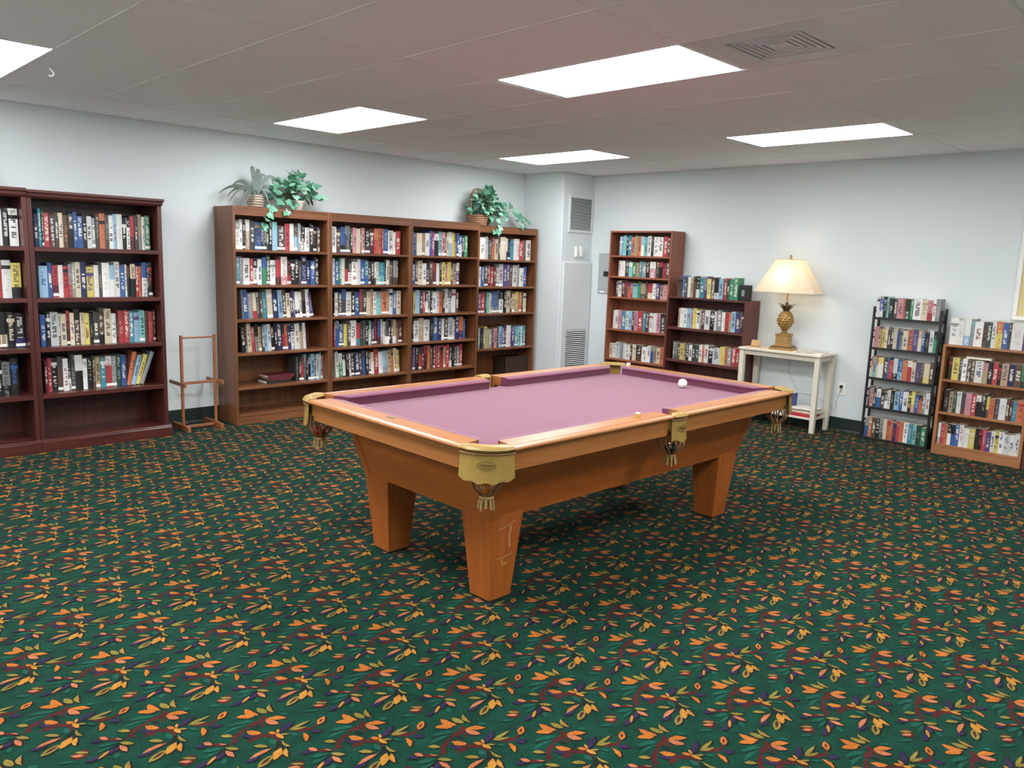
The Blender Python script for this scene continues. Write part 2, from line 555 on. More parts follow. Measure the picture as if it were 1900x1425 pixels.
def make_floor():
    leaves = []
    ckeys = list(CARPET.keys())
    lr = random.Random(3)

    def zp(x, y):
        return at((1120 + x / 7.308, 1220 + y / 7.308), z=0)
    for li, (x1, y1, x2, y2, w, d, c, bend) in enumerate(MOTIF):
        a, e = zp(x1, y1), zp(x2, y2)
        mx_, my_ = (x1 + x2) / 2, (y1 + y2) / 2
        if d == 'v':
            q0, q1 = zp(mx_, my_ - w / 2), zp(mx_, my_ + w / 2)
        else:
            q0, q1 = zp(mx_ - w / 2, my_), zp(mx_ + w / 2, my_)
        ax = (e - a)
        L = ax.length
        ax = ax / L
        pr = Vector((-ax.y, ax.x, 0))
        hw = max(abs((q1 - q0).dot(pr)) / 2, 0.0025)
        N = 6
        up, dn = [], []
        for k in range(N + 1):
            t = k / N
            s = 4 * t * (1 - t)
            ww = hw * (1.35 if c == 'm' else 1.10) * (s ** 0.95) * (1 + (lr.uniform(-.16, .16) if 0 < k < N else 0))
            cen = a + ax * (L * t) + pr * (bend * L * (s - 0.6) * 0.5)
            up.append(cen + pr * ww)
            dn.append(cen - pr * ww)
        out = up + dn[1:-1][::-1]
        if c not in 'tmd':
            mid = (a + e) / 2
            halo = [mid + (q - mid) * 1.10 + pr * (0.0035 if (q - mid).dot(pr) > 0 else -0.0035) + Vector((0.002, -0.003, 0)) for q in out]
            leaves.append((np.array([(p.x, p.y) for p in halo]), 0.0003 + li * 0.000003, ckeys.index('d')))
        leaves.append((np.array([(p.x, p.y) for p in out]), 0.0005 + li * 0.00003, ckeys.index(c)))
    A = np.array((0.437, 0.0))
    B = np.array((0.2185, 0.231))
    vs, loops, starts, mids = [], [], [], []
    nv = 0
    # backing
    quad = np.array([(XMIN, YMIN, 0), (XB, YMIN, 0), (XB, YA, 0), (XMIN, YA, 0)], float)
    vs.append(quad)
    faces_n = [4]
    loops.append(np.arange(4))
    mids.append(np.array([0]))
    nv = 4
    for j in range(-30, 40):
        for i in range(-30, 30):
            off = A * i + B * j
            c0 = leaves[0][0][0] + off
            if not (XMIN - .3 < c0[0] < XB + .3 and YMIN - .3 < c0[1] < YA + .3):
                continue
            if c0[0] + c0[1] < 0.6:
                continue
            for pts, z, ci in leaves:
                p = pts + off
                cx, cy = p.mean(0)
                if not (XMIN + .02 < cx < XB - .02 and YMIN + .02 < cy < YA - .02):
                    continue
                n = len(p)
                vs.append(np.column_stack([p, np.full(n, z)]))
                loops.append(np.arange(nv, nv + n)[::-1] if False else np.arange(nv, nv + n))
                faces_n.append(n)
                mids.append(np.array([ci]))
                nv += n
    V = np.concatenate(vs)
    Lp = np.concatenate(loops)
    fn = np.array(faces_n)
    me = bpy.data.meshes.new('floor')
    me.vertices.add(len(V))
    me.vertices.foreach_set('co', V.astype(np.float32).ravel())
    me.loops.add(len(Lp))
    me.loops.foreach_set('vertex_index', Lp.astype(np.int32))
    me.polygons.add(len(fn))
    st = np.concatenate([[0], np.cumsum(fn)[:-1]])
    me.polygons.foreach_set('loop_start', st.astype(np.int32))
    me.polygons.foreach_set('loop_total', fn.astype(np.int32))
    me.polygons.foreach_set('material_index', np.concatenate(mids).astype(np.int32))
    for k in ckeys:
        me.materials.append(CARPET[k])
    me.update(calc_edges=True)
    # all faces up
    nz = np.zeros(len(fn) * 3, np.float32)
    me.polygons.foreach_get('normal', nz)
    if (nz[2::3] < 0).any():
        bm = bmesh.new()
        bm.from_mesh(me)
        bm.faces.ensure_lookup_table()
        bmesh.ops.reverse_faces(bm, faces=[f for f in bm.faces if f.normal.z < 0])
        bm.to_mesh(me)
        bm.free()
    o = link_mesh('floor', me)
    o['kind'] = 'structure'
    return o


make_floor()

# ------------------------------------------------------------------ setting: ceiling with lay-in tiles
GX0, GDX = 3.0875, 0.601
GY0, GDY = 2.0875, 1.249
LIGHTS = [(0, 0), (0, 2), (4, 2), (4, 0), (-4, 2), (-4, 0), (0, -2), (4, -2), (-4, -2), (-8, 0), (-8, 2)]   # light cells (column, row)
VENT_CELL = (0, -1)


def cell(i, j):
    return GX0 + i * GDX, GY0 + j * GDY


gmb = MB()
gmb.box((XMIN, YMIN, H + 0.10), (XB, YA, H + 0.14))
i0, i1 = math.floor((XMIN - GX0) / GDX), math.ceil((XB - GX0) / GDX)
j0, j1 = math.floor((YMIN - GY0) / GDY), math.ceil((YA - GY0) / GDY)
for i in range(i0 + 1, i1):
    x = GX0 + i * GDX
    gmb.box((x - 0.010, YMIN, H), (x + 0.010, YA, H + 0.02))
for j in range(j0 + 1, j1):
    y = GY0 + j * GDY
    gmb.box((XMIN, y - 0.010, H + 0.0006), (XB, y + 0.010, H + 0.02))
# wall angle
gmb.box((XMIN, YA - 0.02, H - 0.001), (XB, YA, H + 0.02)).box((XB - 0.02, YMIN, H - 0.001), (XB, YA, H + 0.02))
ceiling = gmb.build('ceiling', M['tbar'])
ceiling['kind'] = 'structure'
tile_cache = {}
light_cells = set(LIGHTS)
for i in range(i0, i1):
    for j in range(j0, j1):
        if (i, j) in light_cells: continue
        x, y = cell(i, j)
        xa, xb = max(x + 0.0105, XMIN + 0.005), min(x + GDX - 0.0105, XB - 0.0205)
        ya, yb = max(y + 0.0105, YMIN + 0.005), min(y + GDY - 0.0105, YA - 0.0205)
        if (i, j) == VENT_CELL:
            yb = y + GDY - 0.604
            gx_, gy_ = x, yb
        if xb - xa < 0.03 or yb - ya < 0.03 or (i, j) in ((PX, PY),): continue
        if xa >= PX - 0.05 and ya >= PY: continue
        key = (round(xb - xa, 3), round(yb - ya, 3))
        if key not in tile_cache:
            tile_cache[key] = MB().bbox((-key[0] / 2, -key[1] / 2, 0), (key[0] / 2, key[1] / 2, 0.014), 0.0015).mesh('ceiling_tile', M['ceiling'])
        link_mesh('ceiling_tile', tile_cache[key], ceiling, ((xa + xb) / 2, (ya + yb) / 2, H + 0.0018))


def ring_mesh(mb, hx, hy, w, z0, z1, c=(0, 0)):
    mb.box((c[0] - hx, c[1] - hy, z0), (c[0] + hx, c[1] - hy + w, z1))
    mb.box((c[0] - hx, c[1] + hy - w, z0), (c[0] + hx, c[1] + hy, z1))
    mb.box((c[0] - hx, c[1] - hy + w, z0), (c[0] - hx + w, c[1] + hy - w, z1))
    mb.box((c[0] + hx - w, c[1] - hy + w, z0), (c[0] + hx, c[1] + hy - w, z1))
    return mb


fr_me = ring_mesh(MB(), 0.2985, 0.6225, 0.012, 0.0, 0.03)
ring_mesh(fr_me, 0.2865, 0.6105, 0.006, 0.004, 0.03)
fr_me.box((-0.2985, -0.6225, 0.03), (0.2985, 0.6225, 0.045))
fr_me = fr_me.mesh('frame', M['white_metal'])
# relative output of each fixture, set unevenly to balance the wall brightness
OUTPUT = {(4, 0): 0.36, (4, -2): 0.4, (4, 2): 0.7, (0, 2): 0.70, (-4, 2): 0.64, (0, 0): 1.25, (-4, 0): 1.25, (0, -2): 1.2, (-4, -2): 1.2}
ends_me = MB().box((-0.2835, -0.014, 0.002), (0.2835, 0.0135, 0.02)).mesh('end_cap', M['white_metal'])
LIGHT_LABEL = {
    (4, -2): 'lit fluorescent ceiling panel closest to the framed yellow print',
    (-4, 0): 'lit fluorescent ceiling panel one bay in from the one above the cherry bookcases',

    (0, 0): 'lit fluorescent ceiling panel beside the square air diffuser, above the pool table',
    (0, 2): 'lit fluorescent ceiling panel above the brown bookcase with the potted plants',
    (4, 2): 'lit fluorescent ceiling panel closest to the corner chase with the grille',
    (4, 0): 'lit fluorescent ceiling panel closest to the wall with the lamp',
    (-4, 2): 'lit fluorescent ceiling panel above the cherry bookcases, next to a small ceiling hook',
    (0, -2): 'lit fluorescent ceiling panel on the other side of the square air diffuser',
}
for k in LIGHTS:
    x, y = cell(*k)
    cy = y + GDY / 2 + (0.055 if k[1] == -2 else 0)
    t = empty('ceiling_light', (x + GDX / 2, cy, H + 0.0005))
    tag(t, LIGHT_LABEL.get(k, 'lit fluorescent ceiling panel in the part of the room outside the photograph'), 'ceiling light', 'fluorescent ceiling panels')
    link_mesh('frame', fr_me, t)
    MB().bbox((-0.2835, -0.577, 0.0), (0.2835, 0.577, 0.008), 0.002).build('diffuser', diffuser_mat(OUTPUT.get(k, 1.0)), t, loc=(0, 0, 0.001))
    link_mesh('end_cap', ends_me, t, (0, -0.5905, 0))
    link_mesh('end_cap', ends_me, t, (0, 0.591, 0))

# square air diffuser
MB().box((gx_ + 0.010, gy_ + 0.0005, H + 0.0004), (gx_ + GDX - 0.010, gy_ + 0.0185, H + 0.02)).build('grid_bar', M['tbar'], ceiling)
vx, vy = cell(*VENT_CELL)
vx += GDX / 2
vy += GDY - 0.302
t = empty('air_diffuser', (vx, vy, H))
tag(t, 'square white ceiling air diffuser with concentric louvres beside a light panel', 'air vent')
mb = MB()
ring_mesh(mb, 0.293, 0.293, 0.118, 0.0, 0.006)
mb.build('panel', M['white_metal'], t)
MB().box((-0.176, -0.176, 0.016), (0.176, 0.176, 0.02)).build('duct_plate', M['grey_metal'], t)
for hh in (0.162, 0.134, 0.106, 0.078):
    ring_mesh(MB(), hh, hh, 0.017, 0.0015, 0.0045).build('louvre_ring', M['white_metal'], t)
MB().bbox((-0.05, -0.05, 0.0015), (0.05, 0.05, 0.0045), 0.001).build('centre_plate', M['white_metal'], t)

hk = at((93, 124), z=H)
mb = MB()
mb.tube([(0, 0, 0), (0, 0, -0.012), (0.012, 0, -0.022), (0.018, 0, -0.034), (0.012, 0, -0.046), (0.0, 0, -0.05), (-0.008, 0, -0.046)], 0.004, 6)
mb.lathe([(0.016, 0), (0.016, -0.003), (0.006, -0.006)], 12)
o = mb.build('ceiling_hook', M['white_metal'], None, True, loc=(hk.x, hk.y, H))
tag(o, 'small white hook hanging from the ceiling near the cherry bookcases', 'hook')

# ------------------------------------------------------------------ pool table
TX, TY, TH = 2.2094, 2.3007, -0.0104
cth, sth = math.cos(TH), math.sin(TH)
LU, LV = 0.951, 0.4324               # leg outer faces, from the centre
RU, RV = 1.247, 0.708                # outer edge of the rails
ZT, ZBED = 0.770, 0.716
pool = empty('pool_table', (TX + cth * LU - sth * LV, TY + sth * LU + cth * LV, 0), TH)
tag(pool, 'honey oak pool table with rose felt and fringed leather pockets', 'pool table')


def TW(u, v, z):
    """pool table local -> world"""
    return pool.matrix_world @ Vector((u, v, z))


pool.matrix_world = Matrix.Translation(pool.location) @ Matrix.Rotation(TH, 4, 'Z')

# legs: tapering square, each with a levelling foot
for su in (-1, 1):
    for sv in (-1, 1):
        mb = MB()
        rings = []
        for z, o, i in ((0.012, 0.0, 0.127), (0.395, -0.034, 0.158), (0.43, -0.034, 0.158)):
            a0, a1 = LU - o, LU - i
            b0, b1 = LV - o, LV - i
            e = 0.003
            ring = [(a0 - e, b0, z), (a0, b0 - e, z), (a0, b1 + e, z), (a0 - e, b1, z), (a1 + e, b1, z), (a1, b1 + e, z), (a1, b0 - e, z), (a1 + e, b0, z)]
            rings.append([(su * p[0], sv * p[1], p[2]) for p in ring])
        mb.loft(rings)
        leg = mb.build('leg', M['pool']['Z'], pool)
        MB().box((min(su * (LU - 0.004), su * (LU - 0.123)), min(sv * (LV - 0.004), sv * (LV - 0.123)), 0),
                 (max(su * (LU - 0.004), su * (LU - 0.123)), max(sv * (LV - 0.004), sv * (LV - 0.123)), 0.0125)).build('foot_pad', M['black'], leg)
        if su == -1 and sv == -1:
            # strips of old tape on the face towards the room
            mb = MB()
            def onface(u, z):
                return (u, -(LV + 0.034 * (z - 0.012) / 0.383) - 0.0006, z)
            def strip(pts, w):
                for (u0, z0), (u1, z1) in zip(pts, pts[1:]):
                    d = Vector((u1 - u0, z1 - z0)).normalized()
                    n = Vector((-d.y, d.x)) * w / 2
                    mb.add([onface(u0 + n.x, z0 + n.y), onface(u1 + n.x, z1 + n.y), onface(u1 - n.x, z1 - n.y), onface(u0 - n.x, z0 - n.y)], [(0, 1, 2, 3)])
            strip([(-0.935, 0.335), (-0.885, 0.345), (-0.84, 0.36)], 0.006)
            strip([(-0.94, 0.205), (-0.90, 0.20), (-0.845, 0.212)], 0.005)
            strip([(-0.862, 0.345), (-0.868, 0.29), (-0.858, 0.24)], 0.012)
            strip([(-0.90, 0.19), (-0.895, 0.165), (-0.86, 0.175)], 0.010)
            mb.build('tape_residue', M['tape'], leg, fix=False)['label'] = 'strips of old clear tape'

# cabinet: four raked panels and four corner trims
ATOP, ABOT = 0.100, 0.030


def raked(u0, u1, along, sign):
    """panel raked inwards, along 'u' (long side) or 'v' (end)"""
    mb = MB()
    zt, zb = 0.672, 0.385
    th = 0.02
    base = LV if along == 'u' else LU

    def P(a, d, z):
        return (a, sign * d, z) if along == 'u' else (sign * d, a, z)
    rings = []
    for z, off, e in ((zb, ABOT, 0), (zt, ATOP, 1)):
        ext = (ABOT if e == 0 else ATOP) - 0.006
        a0, a1 = -(u0 + ext), (u1 + ext)
        d = base + off
        rings.append([P(a0, d, z), P(a1, d, z), P(a1, d - th, z), P(a0, d - th, z)])
    mb.loft(rings)
    return mb


raked(LU, LU, 'u', -1).build('side_panel', M['pool']['X'], pool)
raked(LU, LU, 'u', 1).build('side_panel', M['pool']['X'], pool)
raked(LV, LV, 'v', -1).build('end_panel', M['pool']['Y'], pool)
raked(LV, LV, 'v', 1).build('end_panel', M['pool']['Y'], pool)
for su in (-1, 1):
    for sv in (-1, 1):
        rings = []
        for z, off in ((0.380, ABOT + 0.002), (0.672, ATOP + 0.003)):
            u, v, w = LU + off, LV + off, 0.045
            r_ = [(u, v), (u, v - w), (u - 0.006, v - w), (u - 0.006, v - 0.006), (u - w, v - 0.006), (u - w, v)]
            rings.append([(su * a, sv * b_, z) for a, b_ in r_])
        MB().loft(rings).build('corner_trim', M['pool']['Z'], pool)

# bed with pocket notches
PC = 0.128                         # pocket centre from the rail corner
PR = 0.062
bu, bv = RU - 0.07, RV - 0.07


def bed_outline():
    pts = []
    order = [(-1, -1), (1, -1), (1, 1), (-1, 1)]
    n = 8
    for q, (su, sv) in enumerate(order):
        cu, cv = su * (RU - PC), sv * (RV - PC)
        a_in = math.atan2(-sv, -su)
        k0 = a_in - math.radians(135) + math.radians(65)
        arc = [(cu + PR * math.cos(a_in + s), cv + PR * math.sin(a_in + s)) for s in np.linspace(1, -1, n) * math.radians(95)]
        # travel counter-clockwise round the bed: enter and leave each notch on the rail lines
        if (su, sv) in ((-1, -1), (1, 1)):
            ent, ex = (su * bu, cv + (-sv) * PR), (cu + (-su) * PR, sv * bv)
        else:
            ent, ex = (cu + (-su) * PR, sv * bv), (su * bu, cv + (-sv) * PR)
        d0 = (Vector(ent) - Vector(arc[0])).length
        d1 = (Vector(ent) - Vector(arc[-1])).length
        if d1 < d0: arc = arc[::-1]
        pts += [ent] + arc + [ex]
        if q == 0: pts += [(-PR, -bv)] + [(PR * math.cos(t), -bv + PR * 0.8 * math.sin(t)) for t in np.linspace(math.pi, 0, 7)[1:-1]] + [(PR, -bv)]
        if q == 2: pts += [(PR, bv)] + [(PR * math.cos(t), bv - PR * 0.8 * math.sin(t)) for t in np.linspace(0, math.pi, 7)[1:-1]] + [(-PR, bv)]
    return pts


bo = bed_outline()
mb = MB()
mb.loft([[(a, b_, ZBED - 0.025) for a, b_ in bo], [(a, b_, ZBED) for a, b_ in bo]])
mb.build('playing_cloth', M['felt'], pool)

# rails: moulded oak with bullnose, one per run between pockets
RAILP = [(0.112, 0.722), (0.112, ZT), (0.030, ZT), (0.028, ZT - 0.002), (0.025, ZT - 0.002), (0.023, ZT), (0.010, ZT - 0.001), (0.003, ZT - 0.004),
         (0.0, ZT - 0.010), (0.002, ZT - 0.016), (0.009, ZT - 0.020), (0.018, ZT - 0.022), (0.022, ZT - 0.03), (0.030, 0.668), (0.050, 0.668), (0.056, 0.715)]
CUT = 0.150      # rails stop this far from the corner


def rail(a0, a1, along, sign, s0, s1):
    """a0..a1 along the rail; s0/s1 = how far the inner edge runs past the outer one at each end"""
    mb = MB()
    base = RV if along == 'u' else RU
    rings = []
    for a, s in ((a0, s0), (a1, s1)):
        ring = []
        for d, z in RAILP:
            aa = a + s * (d / 0.112)
            ring.append((aa, sign * (base - d), z) if along == 'u' else (sign * (base - d), aa, z))
        rings.append(ring)
    return mb.loft(rings)


SP = 0.058       # half width of side pocket gap
for sign in (-1, 1):
    rail(-(RV - CUT), RV - CUT, 'v', sign, 0.02, -0.02).build('end_rail', M['pool_rail']['Y'], pool, True)
    rail(-(RU - CUT), -SP, 'u', sign, 0.02, 0).build('side_rail', M['pool_rail']['X'], pool, True)
    rail(SP, RU - CUT, 'u', sign, 0, -0.02).build('side_rail', M['pool_rail']['X'], pool, True)

# cushions: felt covered, undercut, ends mitred to the pockets
CUSHP = [(0.1115, 0.722), (0.1115, ZT - 0.001), (0.135, ZT - 0.002), (0.158, ZT - 0.006), (0.163, ZT - 0.011), (0.160, ZT - 0.016), (0.150, ZBED + 0.004), (0.150, ZBED + 0.001), (0.1115, ZBED + 0.001)]


def cushion(a0, a1, along, sign, s0, s1):
    mb = MB()
    base = RV if along == 'u' else RU
    rings = []
    for a, s in ((a0, s0), (a1, s1)):
        ring = []
        for d, z in CUSHP:
            aa = a + s * max(0, (d - 0.1115)) / 0.05
            ring.append((aa, sign * (base - d), z) if along == 'u' else (sign * (base - d), aa, z))
        rings.append(ring)
    return mb.loft(rings)


for sign in (-1, 1):
    e = RV - CUT - 0.015
    cushion(-e, e, 'v', sign, 0.055, -0.055).build('cushion', M['cushion'], pool, True)
    e = RU - CUT - 0.015
    cushion(-e, -SP, 'u', sign, 0.055, -0.018).build('cushion', M['cushion'], pool, True)
    cushion(SP, e, 'u', sign, 0.018, -0.055).build('cushion', M['cushion'], pool, True)


# pockets
def text_mesh(txt, size, mat, name, parent, M4, extrude=0.0004, shear=0.0):
    cu = bpy.data.curves.new(name, 'FONT')
    cu.body = txt
    cu.size = size
    cu.extrude = extrude
    cu.shear = shear
    cu.align_x = 'CENTER'
    cu.align_y = 'CENTER'
    cu.resolution_u = 2
    tmp = bpy.data.objects.new(name, cu)
    COL.objects.link(tmp)
    dg = bpy.context.evaluated_depsgraph_get()
    me = bpy.data.meshes.new_from_object(tmp.evaluated_get(dg))
    bpy.data.objects.remove(tmp)
    me.materials.clear()
    me.materials.append(mat)
    me.transform(M4)
    o = bpy.data.objects.new(name, me)
    COL.objects.link(o)
    o.parent = parent
    return o


def pocket(center, R, half, face, side, label):
    """leather pocket: padded rim, shield, liner and net basket. face = angle the pocket faces, half = half arc"""
    cu, cv = center
    p = empty('pocket', (cu, cv, 0), face, pool)
    p['label'] = label
    N = 12
    # everything below is built facing +x
    arc = [-half + 2 * half * k / N for k in range(N + 1)]
    # rim: padded roll of leather
    rings = []
    for k, a in enumerate(arc):
        t = k / N
        sc = 0.75 + 0.25 * min(1, 6 * min(t, 1 - t))
        d = Vector((math.cos(a), math.sin(a), 0))
        ring = []
        for q in range(10):
            b_ = 2 * math.pi * q / 10
            ring.append(d * (R - 0.015 + 0.032 * sc * math.cos(b_)) + Vector((0, 0, ZT - 0.008 + 0.0165 * sc * math.sin(b_))))
        rings.append(ring)
    MB().loft(rings).build('rim', M['leather'], p, True)
    # liner inside the mouth
    mb = MB()
    rings = []
    for a in [-half * 1.15 + 2.3 * half * k / N for k in range(N + 1)]:
        d = Vector((math.cos(a), math.sin(a), 0))
        rr = R - 0.016
        rings.append([d * rr + Vector((0, 0, ZT - 0.004)), d * (rr - 0.004) + Vector((0, 0, ZT - 0.004)), d * (rr - 0.006) + Vector((0, 0, 0.69)), d * (rr - 0.002) + Vector((0, 0, 0.69))])
    mb.loft(rings).build('liner', M['leather'], p, True)
    # shield with scalloped lower edge
    rings = []
    n2 = 24
    for k in range(n2 + 1):
        t = k / n2
        a = (-half + 2 * half * t) * 1.0
        d = Vector((math.cos(a), math.sin(a), 0))
        low = 0.648 - 0.014 * math.sin(math.pi * t) + 0.004 * math.cos(2 * math.pi * 4 * t)
        if side: low = 0.645 + 0.006 * math.sin(9 * t) - 0.008 * t
        row = []
        zs = np.linspace(ZT - 0.022, low, 6)
        for z in zs:
            flare = 0.006 + 0.007 * ((ZT - z) / 0.12) ** 2
            row.append(d * (R + flare) + Vector((0, 0, z)))
        back = [q - d * 0.004 for q in row[::-1]]
        rings.append(row + back)
    sh = MB().loft(rings).build('shield', M['leather'], p, True)
    # stitched piping under the rim
    MB().tube([Vector((math.cos(a) * (R + 0.010), math.sin(a) * (R + 0.010), ZT - 0.024)) for a in arc], 0.0035, 6).build('piping', M['leather_dark'], p, True)
    # embossed oval with script
    RR = R + 0.0118
    ec = 0.704
    mb = MB()
    ell = [Vector((RR + 0.0002, 0.036 * math.cos(t), ec + 0.0155 * math.sin(t))) for t in np.linspace(0, 2 * math.pi, 29)]
    ell = [Vector((math.sqrt(max(1e-6, q.x ** 2 - q.y ** 2)), q.y, q.z)) for q in ell]
    mb.tube(ell, 0.0009, 5)
    mb.tube([Vector((math.sqrt(RR ** 2 - y * y), y, ec - 0.009)) for y in np.linspace(-0.014, 0.014, 7)], 0.0007, 5)
    mb.build('embossed_oval', M['emboss'], p)
    M4 = Matrix.Translation((RR - 0.0006, 0, ec + 0.001)) @ Matrix.Rotation(math.radians(90), 4, 'Z') @ Matrix.Rotation(math.radians(90), 4, 'X')
    tm = text_mesh('Olhausen', 0.0145, M['emboss'], 'embossed_script', p, M4, 0.0008, 0.35)
    for v in tm.data.vertices:
        v.co.x = math.sqrt(max(1e-6, (v.co.x) ** 2 - v.co.y ** 2))
    # net basket of crossed leather straps, ring and fringe
    bc = Vector((R - 0.062, 0, 0))
    if side: bc = Vector((R - 0.05, 0, 0))
    mb = MB()
    for k in range(8):
        a = 2 * math.pi * k / 8
        for tw in (0.55, -0.55):
            pts = []
            for s in np.linspace(0, 1, 7):
                z = 0.672 - 0.108 * s
                rr = 0.050 + 0.012 * math.sin(math.pi * min(1, s * 1.25)) - 0.030 * max(0, s - 0.6) / 0.4
                aa = a + tw * s
                pts.append(bc + Vector((rr * math.cos(aa), rr * math.sin(aa), z)))
            mb.tube(pts, 0.0044, 5)
    net = mb.build('net', M['leather_dark'], p, True)
    mb = MB()
    mb.tube([bc + Vector((0.024 * math.cos(t), 0.024 * math.sin(t), 0.562)) for t in np.linspace(0, 2 * math.pi, 13)], 0.006, 6)
    for k in range(9):
        a = 2 * math.pi * k / 9
        d = Vector((math.cos(a), math.sin(a), 0))
        mb.tube([bc + d * 0.022 + Vector((0, 0, 0.562)), bc + d * 0.026 + Vector((0, 0, 0.545)), bc + d * 0.030 + Vector((0, 0, 0.522 - 0.006 * (k % 3)))], [0.005, 0.006, 0.005], 5)
    mb.build('fringe', M['fringe'], p, True)['kind'] = 'stuff'
    net['kind'] = 'stuff'
    return p, bc


PCN = 0.160
pk = {}
for su in (-1, 1):
    for sv in (-1, 1):
        lab = 'olive leather corner pocket with fringed net'
        pk[(su, sv)] = pocket((su * (RU - PCN), sv * (RV - PCN)), 0.152, math.radians(41), math.atan2(sv, su), False, lab)
for sv in (-1, 1):
    pk[(0, sv)] = pocket((0, sv * (RV - 0.098)), 0.102, math.radians(33), math.atan2(sv, 0), True, 'olive leather side pocket with fringed net')

# nameplate on the end rail
mb = MB()
for s, z in ((1.0, 0.0015),):
    top = [(0.012 * math.cos(t), 0.030 * math.sin(t), z) for t in np.linspace(0, 2 * math.pi, 25)[:-1]]
    bot = [(0.0125 * math.cos(t), 0.031 * math.sin(t), -0.002) for t in np.linspace(0, 2 * math.pi, 25)[:-1]]
    mb.loft([bot, top])
mb.xf(Matrix.Translation((-(RU - 0.083), 0.0, ZT)))
mb.build('nameplate', M['bronze'], pool)

# loose balls and chalk
def ball(name, loc, mat, label, r=0.0286):
    bm = bmesh.new()
    bmesh.ops.create_icosphere(bm, subdivisions=4, radius=r)
    me = bpy.data.meshes.new(name)
    bm.to_mesh(me)
    bm.free()
    me.materials.append(mat)
    me.polygons.foreach_set('use_smooth', [True] * len(me.polygons))
    o = link_mesh(name, me, None, loc)
    return tag(o, label, 'ball')


bp_ = at((1266, 720), z=ZBED)
ball('cue_ball', (bp_.x, bp_.y, ZBED + 0.0286), M['ball_white'], 'white cue ball lying on the rose felt of the pool table')


def pocket_pos(key, dx=0.0, z=0.60):
    p, bc = pk[key]
    f = p.rotation_euler.z
    d = Vector((math.cos(f), math.sin(f), 0)) * (bc.x + dx)
    return TW(p.location.x + d.x, p.location.y + d.y, z)


ball('pool_ball', pocket_pos((-1, -1), 0, 0.598), M['ball_amber'], 'amber pool ball in the net of the pocket above the taped leg')
ball('pool_ball', pocket_pos((-1, 1), 0, 0.598), M['ball_red'], 'dark red pool ball in the corner pocket net nearest the cherry bookcases')
ball('pool_ball', pocket_pos((0, -1), 0, 0.598), M['ball_black'], 'black pool ball in the net of the side pocket facing the room')


def chalk(px, mat, label, rz):
    p = at(px, z=ZT)
    t = empty('chalk_cube', (p.x, p.y, ZT), rz)
    tag(t, label, 'chalk')
    MB().bbox((-0.011, -0.011, 0), (0.011, 0.011, 0.017), 0.001).build('paper_wrap', mat, t)
    mb = MB()
    mb.bbox((-0.0105, -0.0105, 0.0165), (0.0105, 0.0105, 0.0215), 0.0015)
    mb.build('chalk_top', M['chalk_top'], t)


chalk((1183, 774), M['chalk_side'], 'chalk cube in gold paper on the oak rail beside the side pocket', 0.3)
chalk((1166, 679), M['chalk_pink'], 'pale pink chalk cube on the far end rail by the corner pocket', 0.2)

# ------------------------------------------------------------------ books
BC = {
    'W': ('e6e2da', 'white'), 'C': ('dcc9a4', 'cream'), 'K': ('1d1b1d', 'black'), 'D': ('4a4444', 'dark-grey'), 'G': ('8e9090', 'grey'),
    'S': ('c3c6c8', 'silver'), 'B': ('2c5c9e', 'blue'), 'N': ('262c5e', 'navy'), 'L': ('8fbad6', 'light-blue'), 'T': ('2b8a9c', 'teal'),
    'A': ('6fbfba', 'aqua'), 'E': ('2a8a5c', 'green'), 'F': ('23493a', 'dark-green'), 'R': ('b8262f', 'red'), 'M': ('5f1d28', 'maroon'),
    'P': ('d58a92', 'pink'), 'O': ('cf6a2c', 'orange'), 'Y': ('dcc63c', 'yellow'), 'U': ('55407e', 'purple'), 'H': ('5c4332', 'brown'),
    'I': ('b2946c', 'tan'), 'V': ('9c3480', 'magenta'),
}
DARKS = set('KDNTBFRMUHEVG')


def parse(row):
    out = []
    for t in row.split():
        lean = 0
        if t[0] in '/\\':
            lean = 1 if t[0] == '/' else -1
            t = t[1:]
        a = t[0]
        b_ = None
        w = 3
        for ch in t[1:]:
            if ch.isdigit(): w = int(ch)
            else: b_ = ch.upper()
        out.append((a, b_, w, lean))
    return out


def mute(c):  # greying puts lens haze into the book colours
    c = lin(c)[:3]
    g = 0.3 * c[0] + 0.6 * c[1] + 0.1 * c[2]
    return tuple((g + (v - g) * 0.80) * 0.86 for v in c)


